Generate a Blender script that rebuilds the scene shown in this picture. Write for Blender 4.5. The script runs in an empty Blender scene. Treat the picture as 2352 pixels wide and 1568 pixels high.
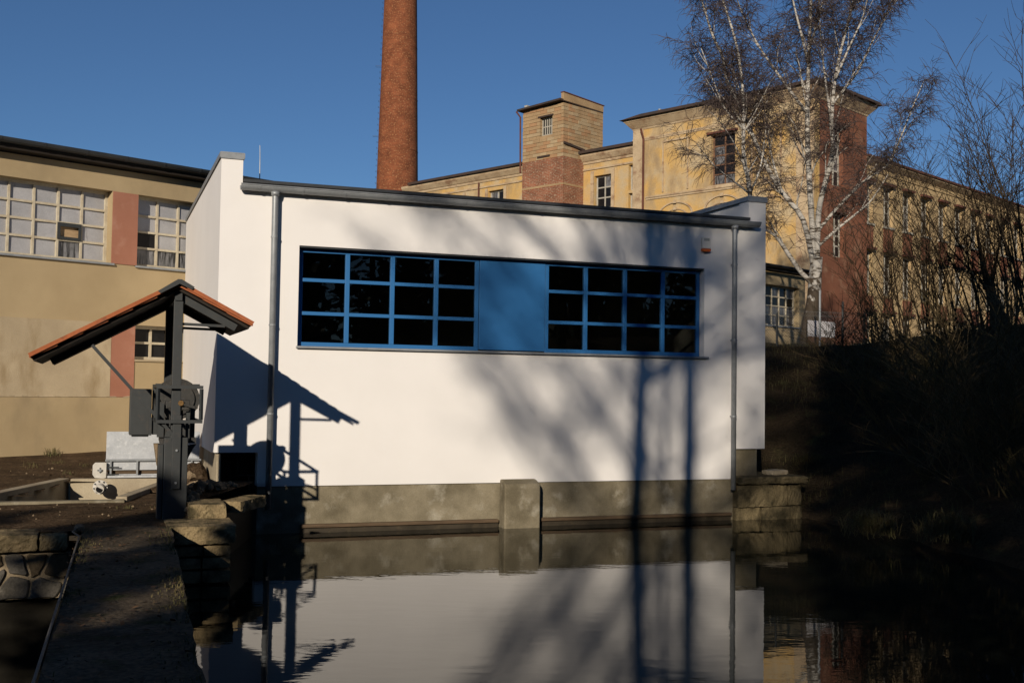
import bpy, bmesh, math, random
from math import sin, cos, tan, radians, pi, sqrt, atan2
from mathutils import Vector, Matrix

# ------------------------------------------------------------------ camera, world, sun
SC = bpy.context.scene
COL = SC.collection
FPX = 2571.0                      # focal length in units of a 2352 px wide picture
PITCH, ROLL, EYE = radians(2.414), radians(.8356), 2.1
cF = Vector((0, cos(PITCH), sin(PITCH)))
_R, _U = Vector((1, 0, 0)), Vector((0, -sin(PITCH), cos(PITCH)))
cR = cos(ROLL) * _R + sin(ROLL) * _U
cU = -sin(ROLL) * _R + cos(ROLL) * _U
cC = Vector((0, 0, EYE))
cam_data = bpy.data.cameras.new('camera')
cam_data.sensor_fit = 'HORIZONTAL'
cam_data.sensor_width = 36.0
cam_data.lens = 36.0 * FPX / 2352.0
cam_data.clip_start, cam_data.clip_end = 0.05, 3000
cam = bpy.data.objects.new('camera', cam_data)
COL.objects.link(cam)
m = Matrix((cR, cU, -cF)).transposed().to_4x4()
m.translation = cC
cam.matrix_world = m
SC.camera = cam

SUN_AZ, SUN_EL = radians(11.2), radians(18.2)        # heading of the light, height of the sun
world = bpy.data.worlds.new('World')
SC.world = world
world.use_nodes = True
wn = world.node_tree
wn.nodes.clear()
sky = wn.nodes.new('ShaderNodeTexSky')
sky.sky_type = 'NISHITA'
sky.sun_disc = False
sky.sun_elevation = SUN_EL
sky.sun_rotation = SUN_AZ + pi
sky.altitude = 1200
sky.air_density = 1.0
sky.dust_density = 0.0
sky.ozone_density = 6.0
bg = wn.nodes.new('ShaderNodeBackground')
bg.inputs['Strength'].default_value = 0.066
wo = wn.nodes.new('ShaderNodeOutputWorld')
wn.links.new(sky.outputs[0], bg.inputs[0])
wn.links.new(bg.outputs[0], wo.inputs[0])
sun_data = bpy.data.lights.new('sun', 'SUN')
sun_data.energy = 5.0
sun_data.angle = radians(0.53)
sun_data.color = (1.0, 0.88, 0.73)
sun = bpy.data.objects.new('sun', sun_data)
COL.objects.link(sun)
LDIR = Vector((sin(SUN_AZ) * cos(SUN_EL), cos(SUN_AZ) * cos(SUN_EL), -sin(SUN_EL)))
sun.rotation_euler = LDIR.to_track_quat('-Z', 'Y').to_euler()
sun.location = (-10, -20, 30)
SC.view_settings.view_transform = 'Standard'
SC.view_settings.look = 'None'
SC.view_settings.exposure = 0.0
SC.view_settings.gamma = 1.0
SC.view_settings.use_curve_mapping = False
SC.render.engine = 'CYCLES'
SC.cycles.max_bounces = 6
SC.cycles.transparent_max_bounces = 12
SC.cycles.caustics_reflective = False
SC.cycles.caustics_refractive = False

# ------------------------------------------------------------------ geometry of the place
AA, BB = radians(69.8), radians(44.73)
uA = Vector((sin(AA), cos(AA), 0)); nA = Vector((-cos(AA), sin(AA), 0))      # pump house: along facade, into house
uB = Vector((sin(BB), cos(BB), 0)); nB = Vector((-cos(BB), sin(BB), 0))      # workshop
ROT_A, ROT_B, ROT_M = pi / 2 - AA, pi / 2 - BB, -BB
PC = Vector((13.55, 50.2, 0))                                               # corner of the factory
OFF_B = 20.02

def ray(x, y):
    return cF + (x - 1176) / FPX * cR - (y - 784) / FPX * cU
def on_z(x, y, z):
    d = ray(x, y); return cC + d * ((z - EYE) / d.z)
def on_plane(x, y, p0, n):
    d = ray(x, y); return cC + d * ((Vector(p0) - cC).dot(n) / d.dot(n))
def at_depth(x, y, Y):
    d = ray(x, y); return cC + d * (Y / d.y)
def wA(u, v, z): return uA * u + nA * v + Vector((0, 0, z))
def inA(P): return Vector((P.dot(uA), P.dot(nA), P.z))
def pxA(x, y, v): return inA(on_plane(x, y, nA * v, nA))
def wM(x, y, z): return PC - nB * x + uB * y + Vector((0, 0, z))

# ------------------------------------------------------------------ materials
def mat(name, c1, c2=None, c3=None, scale=3.0, fine=40.0, rough=.85, bump=.25, metal=0.0, spec=.3,
        stretch=(1, 1, 1), lo=.35, hi=.65, c3lo=.55, c3hi=.72, c3scale=None, c3stretch=None, grain=.12, bdist=.01):
    m = bpy.data.materials.new(name); m.use_nodes = True
    nt = m.node_tree; N = nt.nodes; L = nt.links; N.clear()
    out = N.new('ShaderNodeOutputMaterial'); b = N.new('ShaderNodeBsdfPrincipled')
    L.new(b.outputs[0], out.inputs[0])
    b.inputs['Roughness'].default_value = rough
    b.inputs['Metallic'].default_value = metal
    b.inputs['Specular IOR Level'].default_value = spec
    tc = N.new('ShaderNodeTexCoord'); mp = N.new('ShaderNodeMapping')
    mp.inputs['Scale'].default_value = stretch
    L.new(tc.outputs['Object'], mp.inputs['Vector'])
    def noise(sc, det=6, src=None):
        n = N.new('ShaderNodeTexNoise'); n.inputs['Scale'].default_value = sc; n.inputs['Detail'].default_value = det
        n.inputs['Roughness'].default_value = .6
        L.new((src or mp).outputs[0], n.inputs['Vector']); return n
    def mixc(fac, a, bb, mode='MIX'):
        x = N.new('ShaderNodeMix'); x.data_type = 'RGBA'; x.blend_type = mode
        for s, v in ((x.inputs['Factor'], fac), (x.inputs['A'], a), (x.inputs['B'], bb)):
            if hasattr(v, 'is_linked'): L.new(v, s)
            else: s.default_value = v if not isinstance(v, tuple) else (*v, 1)
        return x.outputs['Result']
    def ramp(src, a, bb):
        r = N.new('ShaderNodeMapRange'); r.inputs[1].default_value = a; r.inputs[2].default_value = bb; r.clamp = True
        L.new(src, r.inputs[0]); return r.outputs[0]
    col = c1
    if c2: col = mixc(ramp(noise(scale).outputs[0], lo, hi), c1, c2)
    if c3:
        src = mp
        if c3stretch:
            src = N.new('ShaderNodeMapping'); src.inputs['Scale'].default_value = c3stretch; src.inputs['Location'].default_value = (7, 3, 5)
            L.new(tc.outputs['Object'], src.inputs['Vector'])
        col = mixc(ramp(noise(c3scale or scale * 2.3, 8, src).outputs[0], c3lo, c3hi), col, c3)
    fn = noise(fine, 4)
    if grain:
        g = ramp(fn.outputs[0], .3, .7)
        gm = N.new('ShaderNodeMapRange'); gm.inputs[3].default_value = 1 - grain; gm.inputs[4].default_value = 1 + grain
        L.new(g, gm.inputs[0])
        vm = N.new('ShaderNodeCombineColor')
        for i in range(3): L.new(gm.outputs[0], vm.inputs[i])
        col = mixc(1.0, col, vm.outputs[0], 'MULTIPLY')
    if hasattr(col, 'is_linked'): L.new(col, b.inputs['Base Color'])
    else: b.inputs['Base Color'].default_value = (*col, 1)
    if bump:
        bp = N.new('ShaderNodeBump'); bp.inputs['Strength'].default_value = bump; bp.inputs['Distance'].default_value = bdist
        L.new(fn.outputs[0], bp.inputs['Height']); L.new(bp.outputs[0], b.inputs['Normal'])
    return m

def brick_mat(name, c1, c2, mortar, w, h, msize=.012, cyl=False, patch=None):
    m = bpy.data.materials.new(name); m.use_nodes = True
    nt = m.node_tree; N = nt.nodes; L = nt.links
    b = N['Principled BSDF']; b.inputs['Roughness'].default_value = .9; b.inputs['Specular IOR Level'].default_value = .2
    uv = N.new('ShaderNodeUVMap'); uv.uv_map = 'UVMap'
    t = N.new('ShaderNodeTexBrick')
    t.inputs['Scale'].default_value = 1; t.inputs['Brick Width'].default_value = w; t.inputs['Row Height'].default_value = h
    t.inputs['Mortar Size'].default_value = msize; t.inputs['Bias'].default_value = 0
    t.inputs['Color1'].default_value = (*c1, 1); t.inputs['Color2'].default_value = (*c2, 1); t.inputs['Mortar'].default_value = (*mortar, 1)
    L.new(uv.outputs[0], t.inputs['Vector'])
    n = N.new('ShaderNodeTexNoise'); n.inputs['Scale'].default_value = 1.3; n.inputs['Detail'].default_value = 8
    L.new(uv.outputs[0], n.inputs['Vector'])
    mr = N.new('ShaderNodeMapRange'); mr.inputs[1].default_value = .35; mr.inputs[2].default_value = .7
    mr.inputs[3].default_value = .72; mr.inputs[4].default_value = 1.2
    L.new(n.outputs[0], mr.inputs[0])
    cc = N.new('ShaderNodeCombineColor')
    for i in range(3): L.new(mr.outputs[0], cc.inputs[i])
    x = N.new('ShaderNodeMix'); x.data_type = 'RGBA'; x.blend_type = 'MULTIPLY'; x.inputs['Factor'].default_value = 1
    L.new(t.outputs[0], x.inputs['A']); L.new(cc.outputs[0], x.inputs['B'])
    last = x.outputs['Result']
    if patch:
        n2 = N.new('ShaderNodeTexNoise'); n2.inputs['Scale'].default_value = 9; n2.inputs['Detail'].default_value = 6; L.new(uv.outputs[0], n2.inputs['Vector'])
        m2 = N.new('ShaderNodeMapRange'); m2.inputs[1].default_value = .56; m2.inputs[2].default_value = .66; L.new(n2.outputs[0], m2.inputs[0])
        y = N.new('ShaderNodeMix'); y.data_type = 'RGBA'; L.new(m2.outputs[0], y.inputs['Factor']); L.new(last, y.inputs['A']); y.inputs['B'].default_value = (*patch, 1)
        last = y.outputs['Result']
    L.new(last, b.inputs['Base Color'])
    bp = N.new('ShaderNodeBump'); bp.inputs['Strength'].default_value = .6; bp.inputs['Distance'].default_value = .02
    L.new(t.outputs['Fac'], bp.inputs['Height']); bp.invert = True; L.new(bp.outputs[0], b.inputs['Normal'])
    return m

def glass_mat(name, tint, gloss_rough=.01):
    m = bpy.data.materials.new(name); m.use_nodes = True
    N = m.node_tree.nodes; L = m.node_tree.links; N.clear()
    out = N.new('ShaderNodeOutputMaterial'); mx = N.new('ShaderNodeMixShader'); fr = N.new('ShaderNodeFresnel')
    fr.inputs[0].default_value = 1.5
    tr = N.new('ShaderNodeBsdfTransparent'); tr.inputs[0].default_value = (*tint, 1)
    gl = N.new('ShaderNodeBsdfGlossy'); gl.inputs['Roughness'].default_value = gloss_rough
    L.new(fr.outputs[0], mx.inputs[0]); L.new(tr.outputs[0], mx.inputs[1]); L.new(gl.outputs[0], mx.inputs[2]); L.new(mx.outputs[0], out.inputs[0])
    return m

def water_mat():
    m = bpy.data.materials.new('pond_water'); m.use_nodes = True
    N = m.node_tree.nodes; L = m.node_tree.links
    b = N['Principled BSDF']
    b.inputs['Base Color'].default_value = (.006, .007, .005, 1); b.inputs['Roughness'].default_value = .015
    b.inputs['IOR'].default_value = 1.33; b.inputs['Specular IOR Level'].default_value = .5
    tc = N.new('ShaderNodeTexCoord'); mp = N.new('ShaderNodeMapping'); mp.inputs['Scale'].default_value = (1.0, 2.6, 1); mp.inputs['Rotation'].default_value = (0, 0, -ROT_A)
    L.new(tc.outputs['Object'], mp.inputs[0])
    n1 = N.new('ShaderNodeTexNoise'); n1.inputs['Scale'].default_value = 2.2; n1.inputs['Detail'].default_value = 3
    n2 = N.new('ShaderNodeTexNoise'); n2.inputs['Scale'].default_value = 9; n2.inputs['Detail'].default_value = 3
    n3 = N.new('ShaderNodeTexNoise'); n3.inputs['Scale'].default_value = .45; n3.inputs['Detail'].default_value = 2
    for n in (n1, n2, n3): L.new(mp.outputs[0], n.inputs['Vector'])
    r = N.new('ShaderNodeMapRange'); r.inputs[1].default_value = .48; r.inputs[2].default_value = .7; L.new(n3.outputs[0], r.inputs[0])
    mu = N.new('ShaderNodeMath'); mu.operation = 'MULTIPLY'; L.new(n2.outputs[0], mu.inputs[0]); L.new(r.outputs[0], mu.inputs[1])
    mu2 = N.new('ShaderNodeMath'); mu2.operation = 'MULTIPLY_ADD'; mu2.inputs[1].default_value = .35; L.new(mu.outputs[0], mu2.inputs[0]); L.new(n1.outputs[0], mu2.inputs[2])
    bp = N.new('ShaderNodeBump'); bp.inputs['Strength'].default_value = 1.0; bp.inputs['Distance'].default_value = .0011
    L.new(mu2.outputs[0], bp.inputs['Height']); L.new(bp.outputs[0], b.inputs['Normal'])
    return m

def birch_mat():
    m = bpy.data.materials.new('birch_bark'); m.use_nodes = True
    N = m.node_tree.nodes; L = m.node_tree.links
    b = N['Principled BSDF']; b.inputs['Roughness'].default_value = .75; b.inputs['Specular IOR Level'].default_value = .25
    tc = N.new('ShaderNodeTexCoord')
    mp = N.new('ShaderNodeMapping'); mp.inputs['Scale'].default_value = (3, 3, 16); L.new(tc.outputs['Object'], mp.inputs[0])
    n = N.new('ShaderNodeTexNoise'); n.inputs['Scale'].default_value = 1.1; n.inputs['Detail'].default_value = 5; L.new(mp.outputs[0], n.inputs['Vector'])
    r = N.new('ShaderNodeMapRange'); r.inputs[1].default_value = .52; r.inputs[2].default_value = .62; L.new(n.outputs[0], r.inputs[0])
    # rough dark bark low on the trunk
    sx = N.new('ShaderNodeSeparateXYZ'); L.new(tc.outputs['Object'], sx.inputs[0])
    h = N.new('ShaderNodeMapRange'); h.inputs[1].default_value = .6; h.inputs[2].default_value = 3.0; h.inputs[3].default_value = .55; h.inputs[4].default_value = 0; L.new(sx.outputs[2], h.inputs[0])
    n2 = N.new('ShaderNodeTexNoise'); n2.inputs['Scale'].default_value = 7; n2.inputs['Detail'].default_value = 6; L.new(tc.outputs['Object'], n2.inputs['Vector'])
    ad = N.new('ShaderNodeMath'); ad.operation = 'ADD'; L.new(n2.outputs[0], ad.inputs[0]); L.new(h.outputs[0], ad.inputs[1])
    r2 = N.new('ShaderNodeMapRange'); r2.inputs[1].default_value = .66; r2.inputs[2].default_value = .78; L.new(ad.outputs[0], r2.inputs[0])
    mx = N.new('ShaderNodeMath'); mx.operation = 'MAXIMUM'; L.new(r.outputs[0], mx.inputs[0]); L.new(r2.outputs[0], mx.inputs[1])
    c = N.new('ShaderNodeMix'); c.data_type = 'RGBA'; c.inputs['A'].default_value = (.42, .395, .35, 1); c.inputs['B'].default_value = (.06, .045, .03, 1)
    L.new(mx.outputs[0], c.inputs['Factor']); L.new(c.outputs['Result'], b.inputs['Base Color'])
    return m

M = {}
M['white'] = mat('white_plaster', (.70, .685, .665), (.665, .65, .63), scale=.9, fine=260, bump=.25, bdist=.003, grain=.02, rough=.95, spec=.1)
M['concrete'] = mat('stained_concrete', (.225, .195, .135), (.115, .098, .064), (.34, .315, .25), scale=1.9, fine=60, bump=.5, c3scale=2.6, c3lo=.55, c3hi=.75, rough=.95, spec=.15)
M['concrete_light'] = mat('pale_concrete', (.36, .31, .22), (.26, .215, .15), scale=2, fine=60, rough=.95, spec=.15)
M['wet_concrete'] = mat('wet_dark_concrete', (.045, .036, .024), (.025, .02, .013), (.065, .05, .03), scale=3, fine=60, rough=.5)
M['zinc'] = mat('galvanised_zinc', (.27, .285, .295), (.21, .225, .235), scale=9, fine=120, rough=.45, metal=.25, bump=.05, spec=.5)
M['zinc_dark'] = mat('dark_roof_metal', (.030, .034, .038), (.022, .025, .028), scale=4, fine=80, rough=.5, bump=.05, spec=.4)
M['blue'] = mat('blue_paint', (.021, .125, .315), (.019, .115, .295), scale=1.3, fine=200, rough=.5, bump=.04, grain=.03, spec=.35)
M['glass'] = glass_mat('window_glass', (.72, .75, .73))
M['room'] = mat('dim_room_wall', (.26, .25, .22), (.20, .19, .165), scale=1, rough=.95)
M['ochre'] = mat('ochre_plaster', (.385, .30, .178), (.325, .25, .145), (.25, .195, .118), scale=.8, fine=90, c3scale=.9, c3stretch=(1, 1, .6), c3lo=.56, c3hi=.78, rough=.95, spec=.1, bump=.5, grain=.10)
M['ochre_grey'] = mat('weathered_grey_plaster', (.41, .335, .225), (.31, .25, .165), (.24, .175, .095), scale=.9, fine=50, c3scale=1.7, c3stretch=(1, 1, .35), rough=.95, spec=.1, bump=.4, grain=.08)
M['terracotta'] = mat('terracotta_plaster', (.33, .155, .105), (.29, .13, .085), (.36, .19, .135), scale=1.2, fine=90, rough=.95, spec=.1, grain=.05)
M['cream_frame'] = mat('cream_window_paint', (.50, .45, .34), (.40, .34, .24), scale=6, fine=60, rough=.7)
M['dull_pane'] = mat('whitewashed_pane', (.30, .30, .31), (.36, .36, .37), (.13, .13, .13), scale=3, fine=60, c3scale=2.5, c3stretch=(5, 5, .8), c3lo=.62, c3hi=.78, rough=.35, bump=.02, spec=.4)
M['smoky_pane'] = mat('sooty_pane', (.10, .10, .10), (.22, .22, .23), (.02, .02, .02), scale=3, fine=50, c3scale=3, c3stretch=(6, 6, .7), c3lo=.45, c3hi=.62, rough=.3, bump=.02, spec=.4)
M['dark_pane'] = mat('dark_window_pane', (.008, .008, .009), (.014, .014, .014), scale=4, rough=.15, bump=.0, spec=.18)
M['brown_board'] = mat('brown_board', (.40, .28, .16), (.30, .20, .11), scale=4, stretch=(1, 1, 9), fine=60, rough=.9)
M['dark_steel'] = mat('dark_grey_painted_steel', (.029, .033, .034), (.023, .026, .027), (.042, .038, .034), scale=6, fine=120, rough=.55, bump=.06, spec=.4)
M['greased'] = mat('greasy_cast_iron', (.030, .030, .028), (.018, .017, .015), (.06, .05, .04), scale=12, fine=90, rough=.5, spec=.4)
M['brass'] = mat('brass_shaft', (.25, .15, .06), (.17, .10, .04), scale=20, rough=.45, metal=.7)
M['tile'] = mat('orange_clay_tile', (.34, .112, .048), (.27, .085, .035), (.17, .07, .04), scale=4, fine=70, rough=.9, spec=.15)
M['dark_wood'] = mat('dark_stained_wood', (.022, .016, .011), (.014, .010, .007), scale=5, stretch=(2, 2, 8), fine=50, rough=.8)
M['soil'] = mat('brown_soil', (.095, .062, .036), (.05, .034, .02), (.15, .105, .065), scale=1.6, fine=26, bump=1.0, bdist=.05, c3scale=5, rough=1, spec=.05, grain=.35)
M['mossy'] = mat('mossy_walkway_concrete', (.11, .085, .056), (.045, .035, .024), (.036, .040, .014), scale=1.6, fine=28, bump=.8, bdist=.02, c3scale=3.2, c3lo=.55, c3hi=.68, rough=1, spec=.08, grain=.5)
M['bank'] = mat('dark_bank_litter', (.060, .042, .024), (.032, .025, .014), (.060, .056, .024), scale=1.3, fine=22, bump=1, bdist=.08, c3scale=2.4, rough=1, spec=.05, grain=.4)
M['ground'] = mat('dull_grass_ground', (.10, .085, .045), (.07, .06, .03), scale=.3, fine=12, bump=.5, bdist=.05, rough=1, spec=.05)
M['sandstone'] = mat('weathered_sandstone', (.26, .20, .11), (.18, .135, .075), (.07, .058, .032), scale=4, fine=50, bump=.9, bdist=.02, c3scale=5, c3lo=.46, c3hi=.62, rough=1, spec=.08, grain=.2)
M['grey_stone'] = mat('grey_field_stone', (.115, .105, .09), (.075, .068, .055), (.15, .135, .11), scale=4, fine=40, bump=.8, bdist=.015, rough=.95, spec=.12, grain=.2)
M['brown_stone'] = mat('brown_field_stone', (.10, .075, .045), (.07, .052, .032), (.14, .11, .07), scale=4, fine=40, bump=.8, bdist=.015, rough=.95, spec=.12, grain=.2)
M['mortar'] = mat('lime_mortar', (.30, .24, .16), (.22, .175, .115), scale=5, fine=50, bump=.6, rough=1, spec=.05, grain=.2)
M['pit_shade'] = mat('shaded_wet_masonry', (.014, .012, .008), (.008, .007, .005), scale=3, rough=.8, spec=.1)  # wet masonry, with deep shade painted into the near-black colour
M['abut'] = mat('stained_abutment_stone', (.17, .135, .075), (.10, .08, .045), (.045, .038, .022), scale=3, fine=40, bump=.9, bdist=.02, c3scale=3.5, c3lo=.45, c3hi=.62, rough=1, spec=.08, grain=.2)
M['rubble'] = mat('pale_rubble', (.25, .19, .12), (.15, .11, .07), scale=7, fine=60, bump=.8, rough=1, spec=.05, grain=.2)
M['water'] = water_mat()
M['yellow'] = mat('worn_yellow_plaster', (.48, .305, .11), (.42, .33, .205), (.30, .215, .12), scale=.7, fine=14, bump=.6, bdist=.02, lo=.42, hi=.60, c3scale=1.2, c3stretch=(1, 1, .5), c3lo=.50, c3hi=.70, rough=.95, spec=.1, grain=.10)
M['trim'] = mat('peeling_pale_plaster', (.47, .365, .235), (.36, .265, .165), (.26, .165, .10), scale=1.6, fine=16, bump=.7, bdist=.03, c3scale=1.3, c3stretch=(1, 1, 1.5), c3lo=.52, c3hi=.66, rough=.95, spec=.1, grain=.12)
M['redbrown'] = mat('red_brown_render', (.20, .085, .050), (.145, .062, .038), (.24, .135, .085), scale=.7, fine=20, bump=.4, bdist=.02, c3scale=1.3, rough=.95, spec=.1, grain=.12)
M['tan'] = mat('tan_wing_plaster', (.42, .31, .165), (.36, .26, .14), (.30, .20, .11), scale=.5, fine=20, c3scale=1.1, rough=.95, spec=.1, grain=.1)
M['whitewood'] = mat('old_white_window_paint', (.40, .375, .32), (.28, .26, .21), scale=5, fine=40, rough=.8)
M['oldroof'] = mat('old_tar_roof', (.035, .028, .024), (.06, .035, .026), scale=2, fine=20, rough=.9)
M['redroof'] = mat('rusty_roof_edge', (.12, .045, .03), (.08, .03, .02), scale=2, fine=20, rough=.9)
M['block'] = mat('tan_concrete_block', (.36, .25, .14), (.28, .19, .105), scale=1.2, fine=26, rough=1, spec=.05, bump=.6, bdist=.02, grain=.12)
M['block_pink'] = mat('pinkish_block', (.36, .215, .115), (.29, .17, .09), scale=1.2, fine=26, rough=1, spec=.05, bump=.6, bdist=.02, grain=.12)
M['block_pale'] = mat('pale_block', (.38, .285, .17), (.32, .24, .145), scale=1.2, fine=26, rough=1, spec=.05, bump=.6, bdist=.02, grain=.12)
M['brick'] = brick_mat('old_red_brick', (.27, .085, .042), (.19, .07, .04), (.28, .20, .13), .27, .085, .012, patch=(.34, .24, .16))
M['chimney'] = brick_mat('chimney_brick', (.24, .075, .030), (.17, .05, .022), (.15, .068, .036), .30, .10, .011, patch=(.30, .15, .07))
M['birch'] = birch_mat()
M['twig'] = mat('birch_twig', (.062, .045, .040), (.045, .034, .031), scale=2, rough=.8, bump=0, grain=0, spec=.2)
M['shrub'] = mat('shrub_bark', (.030, .022, .013), (.045, .031, .017), scale=3, rough=.85, bump=0, grain=0, spec=.15)
M['shrub_green'] = mat('greenish_shrub_bark', (.062, .050, .020), (.045, .035, .016), scale=3, rough=.85, bump=0, grain=0, spec=.15)
M['alder'] = mat('alder_bark', (.09, .07, .05), (.06, .05, .035), scale=3, rough=.9, spec=.1)
M['needles'] = mat('spruce_needles', (.030, .050, .020), (.020, .036, .015), scale=3, rough=.8, bump=0, grain=0)
M['grass'] = mat('dry_grass', (.065, .065, .022), (.10, .075, .032), scale=4, rough=.9, bump=0, grain=0)
M['leaf'] = mat('dead_leaf', (.10, .055, .025), (.07, .04, .02), scale=4, rough=.9, bump=0, grain=0)
M['alarm_white'] = mat('alarm_plastic', (.66, .63, .56), (.62, .59, .52), scale=4, rough=.5, bump=0, grain=0)
M['alarm_grey'] = mat('alarm_grille', (.33, .34, .31), (.28, .29, .26), scale=4, rough=.5, bump=0, grain=0)
M['alarm_lens'] = mat('orange_lens', (.62, .13, .012), (.55, .10, .01), scale=8, rough=.2, bump=0, grain=0, spec=.5)
M['pipe_white'] = mat('white_plastic_pipe', (.52, .50, .46), (.42, .40, .35), scale=8, rough=.5, bump=0, grain=0)
M['sheet'] = mat('spangled_galvanised_sheet', (.46, .48, .50), (.38, .40, .42), (.55, .57, .58), scale=7, fine=45, rough=.5, metal=.35, bump=.25, bdist=.004, c3scale=13, grain=.08)
M['plank'] = mat('wet_timber', (.10, .066, .038), (.06, .04, .022), scale=3, stretch=(1, 8, 8), fine=60, rough=.7)
M['fence'] = mat('fence_wire', (.16, .16, .155), (.12, .12, .115), scale=4, rough=.6, metal=.3, bump=0, grain=0)
M['panel_white'] = mat('white_board', (.52, .51, .52), (.45, .44, .45), scale=3, rough=.7)
M['panel_brown'] = mat('brown_boarding', (.17, .09, .05), (.12, .065, .04), scale=3, rough=.9)
M['cable'] = mat('grey_cable', (.15, .135, .11), (.09, .08, .065), scale=8, rough=.7)

# ------------------------------------------------------------------ mesh builder
class MB:
    def __init__(self): self.v = []; self.f = []; self.uv = None
    def add(self, vs, fs):
        o = len(self.v); self.v += [tuple(p) for p in vs]; self.f += [tuple(i + o for i in q) for q in fs]; return self
    def box(self, x0, x1, y0, y1, z0, z1):
        return self.add([(x0, y0, z0), (x1, y0, z0), (x1, y1, z0), (x0, y1, z0), (x0, y0, z1), (x1, y0, z1), (x1, y1, z1), (x0, y1, z1)],
                        [(0, 3, 2, 1), (4, 5, 6, 7), (0, 1, 5, 4), (1, 2, 6, 5), (2, 3, 7, 6), (3, 0, 4, 7)])
    def prism(self, poly, axis, a, b):
        """poly of 2-D points, swept along axis ('x','y','z') from a to b"""
        def P(p, t): return (t, p[0], p[1]) if axis == 'x' else ((p[0], t, p[1]) if axis == 'y' else (p[0], p[1], t))
        n = len(poly)
        vs = [P(p, a) for p in poly] + [P(p, b) for p in poly]
        fs = [tuple(range(n)), tuple(range(2 * n - 1, n - 1, -1))] + [(i, i + n, (i + 1) % n + n, (i + 1) % n) for i in range(n)]
        return self.add(vs, fs)
    def tube(self, pts, rads, n=6, cap=True):
        pts = [Vector(p) for p in pts]
        if not isinstance(rads, (list, tuple)): rads = [rads] * len(pts)
        ref = None; vs = []
        for i, p in enumerate(pts):
            d = (pts[min(i + 1, len(pts) - 1)] - pts[max(i - 1, 0)])
            if d.length < 1e-9: d = Vector((0, 0, 1))
            d.normalize()
            if ref is None: ref = d.orthogonal().normalized()
            ref = (ref - d * ref.dot(d))
            ref = ref.normalized() if ref.length > 1e-6 else d.orthogonal().normalized()
            q = d.cross(ref)
            for k in range(n):
                a = 2 * pi * k / n
                vs.append(p + (ref * cos(a) + q * sin(a)) * rads[i])
        fs = []
        for i in range(len(pts) - 1):
            for k in range(n):
                fs.append((i * n + k, i * n + (k + 1) % n, (i + 1) * n + (k + 1) % n, (i + 1) * n + k))
        if cap and n > 2:
            fs.append(tuple(range(n - 1, -1, -1))); fs.append(tuple((len(pts) - 1) * n + k for k in range(n)))
        return self.add(vs, fs)
    def bar(self, p0, p1, w, h, up=(0, 0, 1)):
        """rectangular bar from p0 to p1, w across, h along up"""
        p0, p1 = Vector(p0), Vector(p1); d = (p1 - p0).normalized(); up = Vector(up)
        s = d.cross(up)
        s = s.normalized() if s.length > 1e-6 else d.orthogonal().normalized()
        t = s.cross(d).normalized()
        vs = []
        for p in (p0, p1):
            for a, b in ((-1, -1), (1, -1), (1, 1), (-1, 1)): vs.append(p + s * (a * w / 2) + t * (b * h / 2))
        return self.add(vs, [(3, 2, 1, 0), (4, 5, 6, 7), (0, 1, 5, 4), (1, 2, 6, 5), (2, 3, 7, 6), (3, 0, 4, 7)])
    def wall(self, mp, u0, u1, z0, z1, th, ops=()):
        us = sorted({u0, u1, *[o[0] for o in ops], *[o[1] for o in ops]}); zs = sorted({z0, z1, *[o[2] for o in ops], *[o[3] for o in ops]})
        us = [u for u in us if u0 <= u <= u1]; zs = [z for z in zs if z0 <= z <= z1]
        def solid(i, j):
            if i < 0 or j < 0 or i >= len(us) - 1 or j >= len(zs) - 1: return False
            u, z = (us[i] + us[i + 1]) / 2, (zs[j] + zs[j + 1]) / 2
            return not any(o[0] < u < o[1] and o[2] < z < o[3] for o in ops)
        for i in range(len(us) - 1):
            for j in range(len(zs) - 1):
                if not solid(i, j): continue
                a, b, c, d = us[i], us[i + 1], zs[j], zs[j + 1]
                for dd in (0, th): self.add([mp(a, dd, c), mp(b, dd, c), mp(b, dd, d), mp(a, dd, d)], [(0, 1, 2, 3)])
                for ok, e in ((solid(i - 1, j), ((a, c), (a, d))), (solid(i + 1, j), ((b, c), (b, d))), (solid(i, j - 1), ((a, c), (b, c))), (solid(i, j + 1), ((a, d), (b, d)))):
                    if not ok: self.add([mp(e[0][0], 0, e[0][1]), mp(e[1][0], 0, e[1][1]), mp(e[1][0], th, e[1][1]), mp(e[0][0], th, e[0][1])], [(0, 1, 2, 3)])
        return self
    def build(self, name, m, parent=None, org=(0, 0, 0), smooth=False, fix=False, bevel=0, uvf=None):
        me = bpy.data.meshes.new(name)
        ox, oy, oz = org
        me.from_pydata([(x - ox, y - oy, z - oz) for x, y, z in self.v], [], self.f)
        if fix:
            bm = bmesh.new(); bm.from_mesh(me)
            bmesh.ops.remove_doubles(bm, verts=bm.verts, dist=1e-5)
            bmesh.ops.recalc_face_normals(bm, faces=bm.faces)
            bm.to_mesh(me); bm.free()
        if uvf:
            ul = me.uv_layers.new(name='UVMap')
            for p in me.polygons:
                for li in p.loop_indices:
                    co = me.vertices[me.loops[li].vertex_index].co
                    ul.data[li].uv = uvf(co, p.normal)
        me.materials.append(M[m] if isinstance(m, str) else m)
        if smooth: me.polygons.foreach_set('use_smooth', [True] * len(me.polygons))
        o = bpy.data.objects.new(name, me); COL.objects.link(o)
        if parent: o.parent = parent
        if bevel:
            bv = o.modifiers.new('bevel', 'BEVEL'); bv.width = bevel; bv.segments = 2; bv.limit_method = 'ANGLE'
        return o

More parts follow.
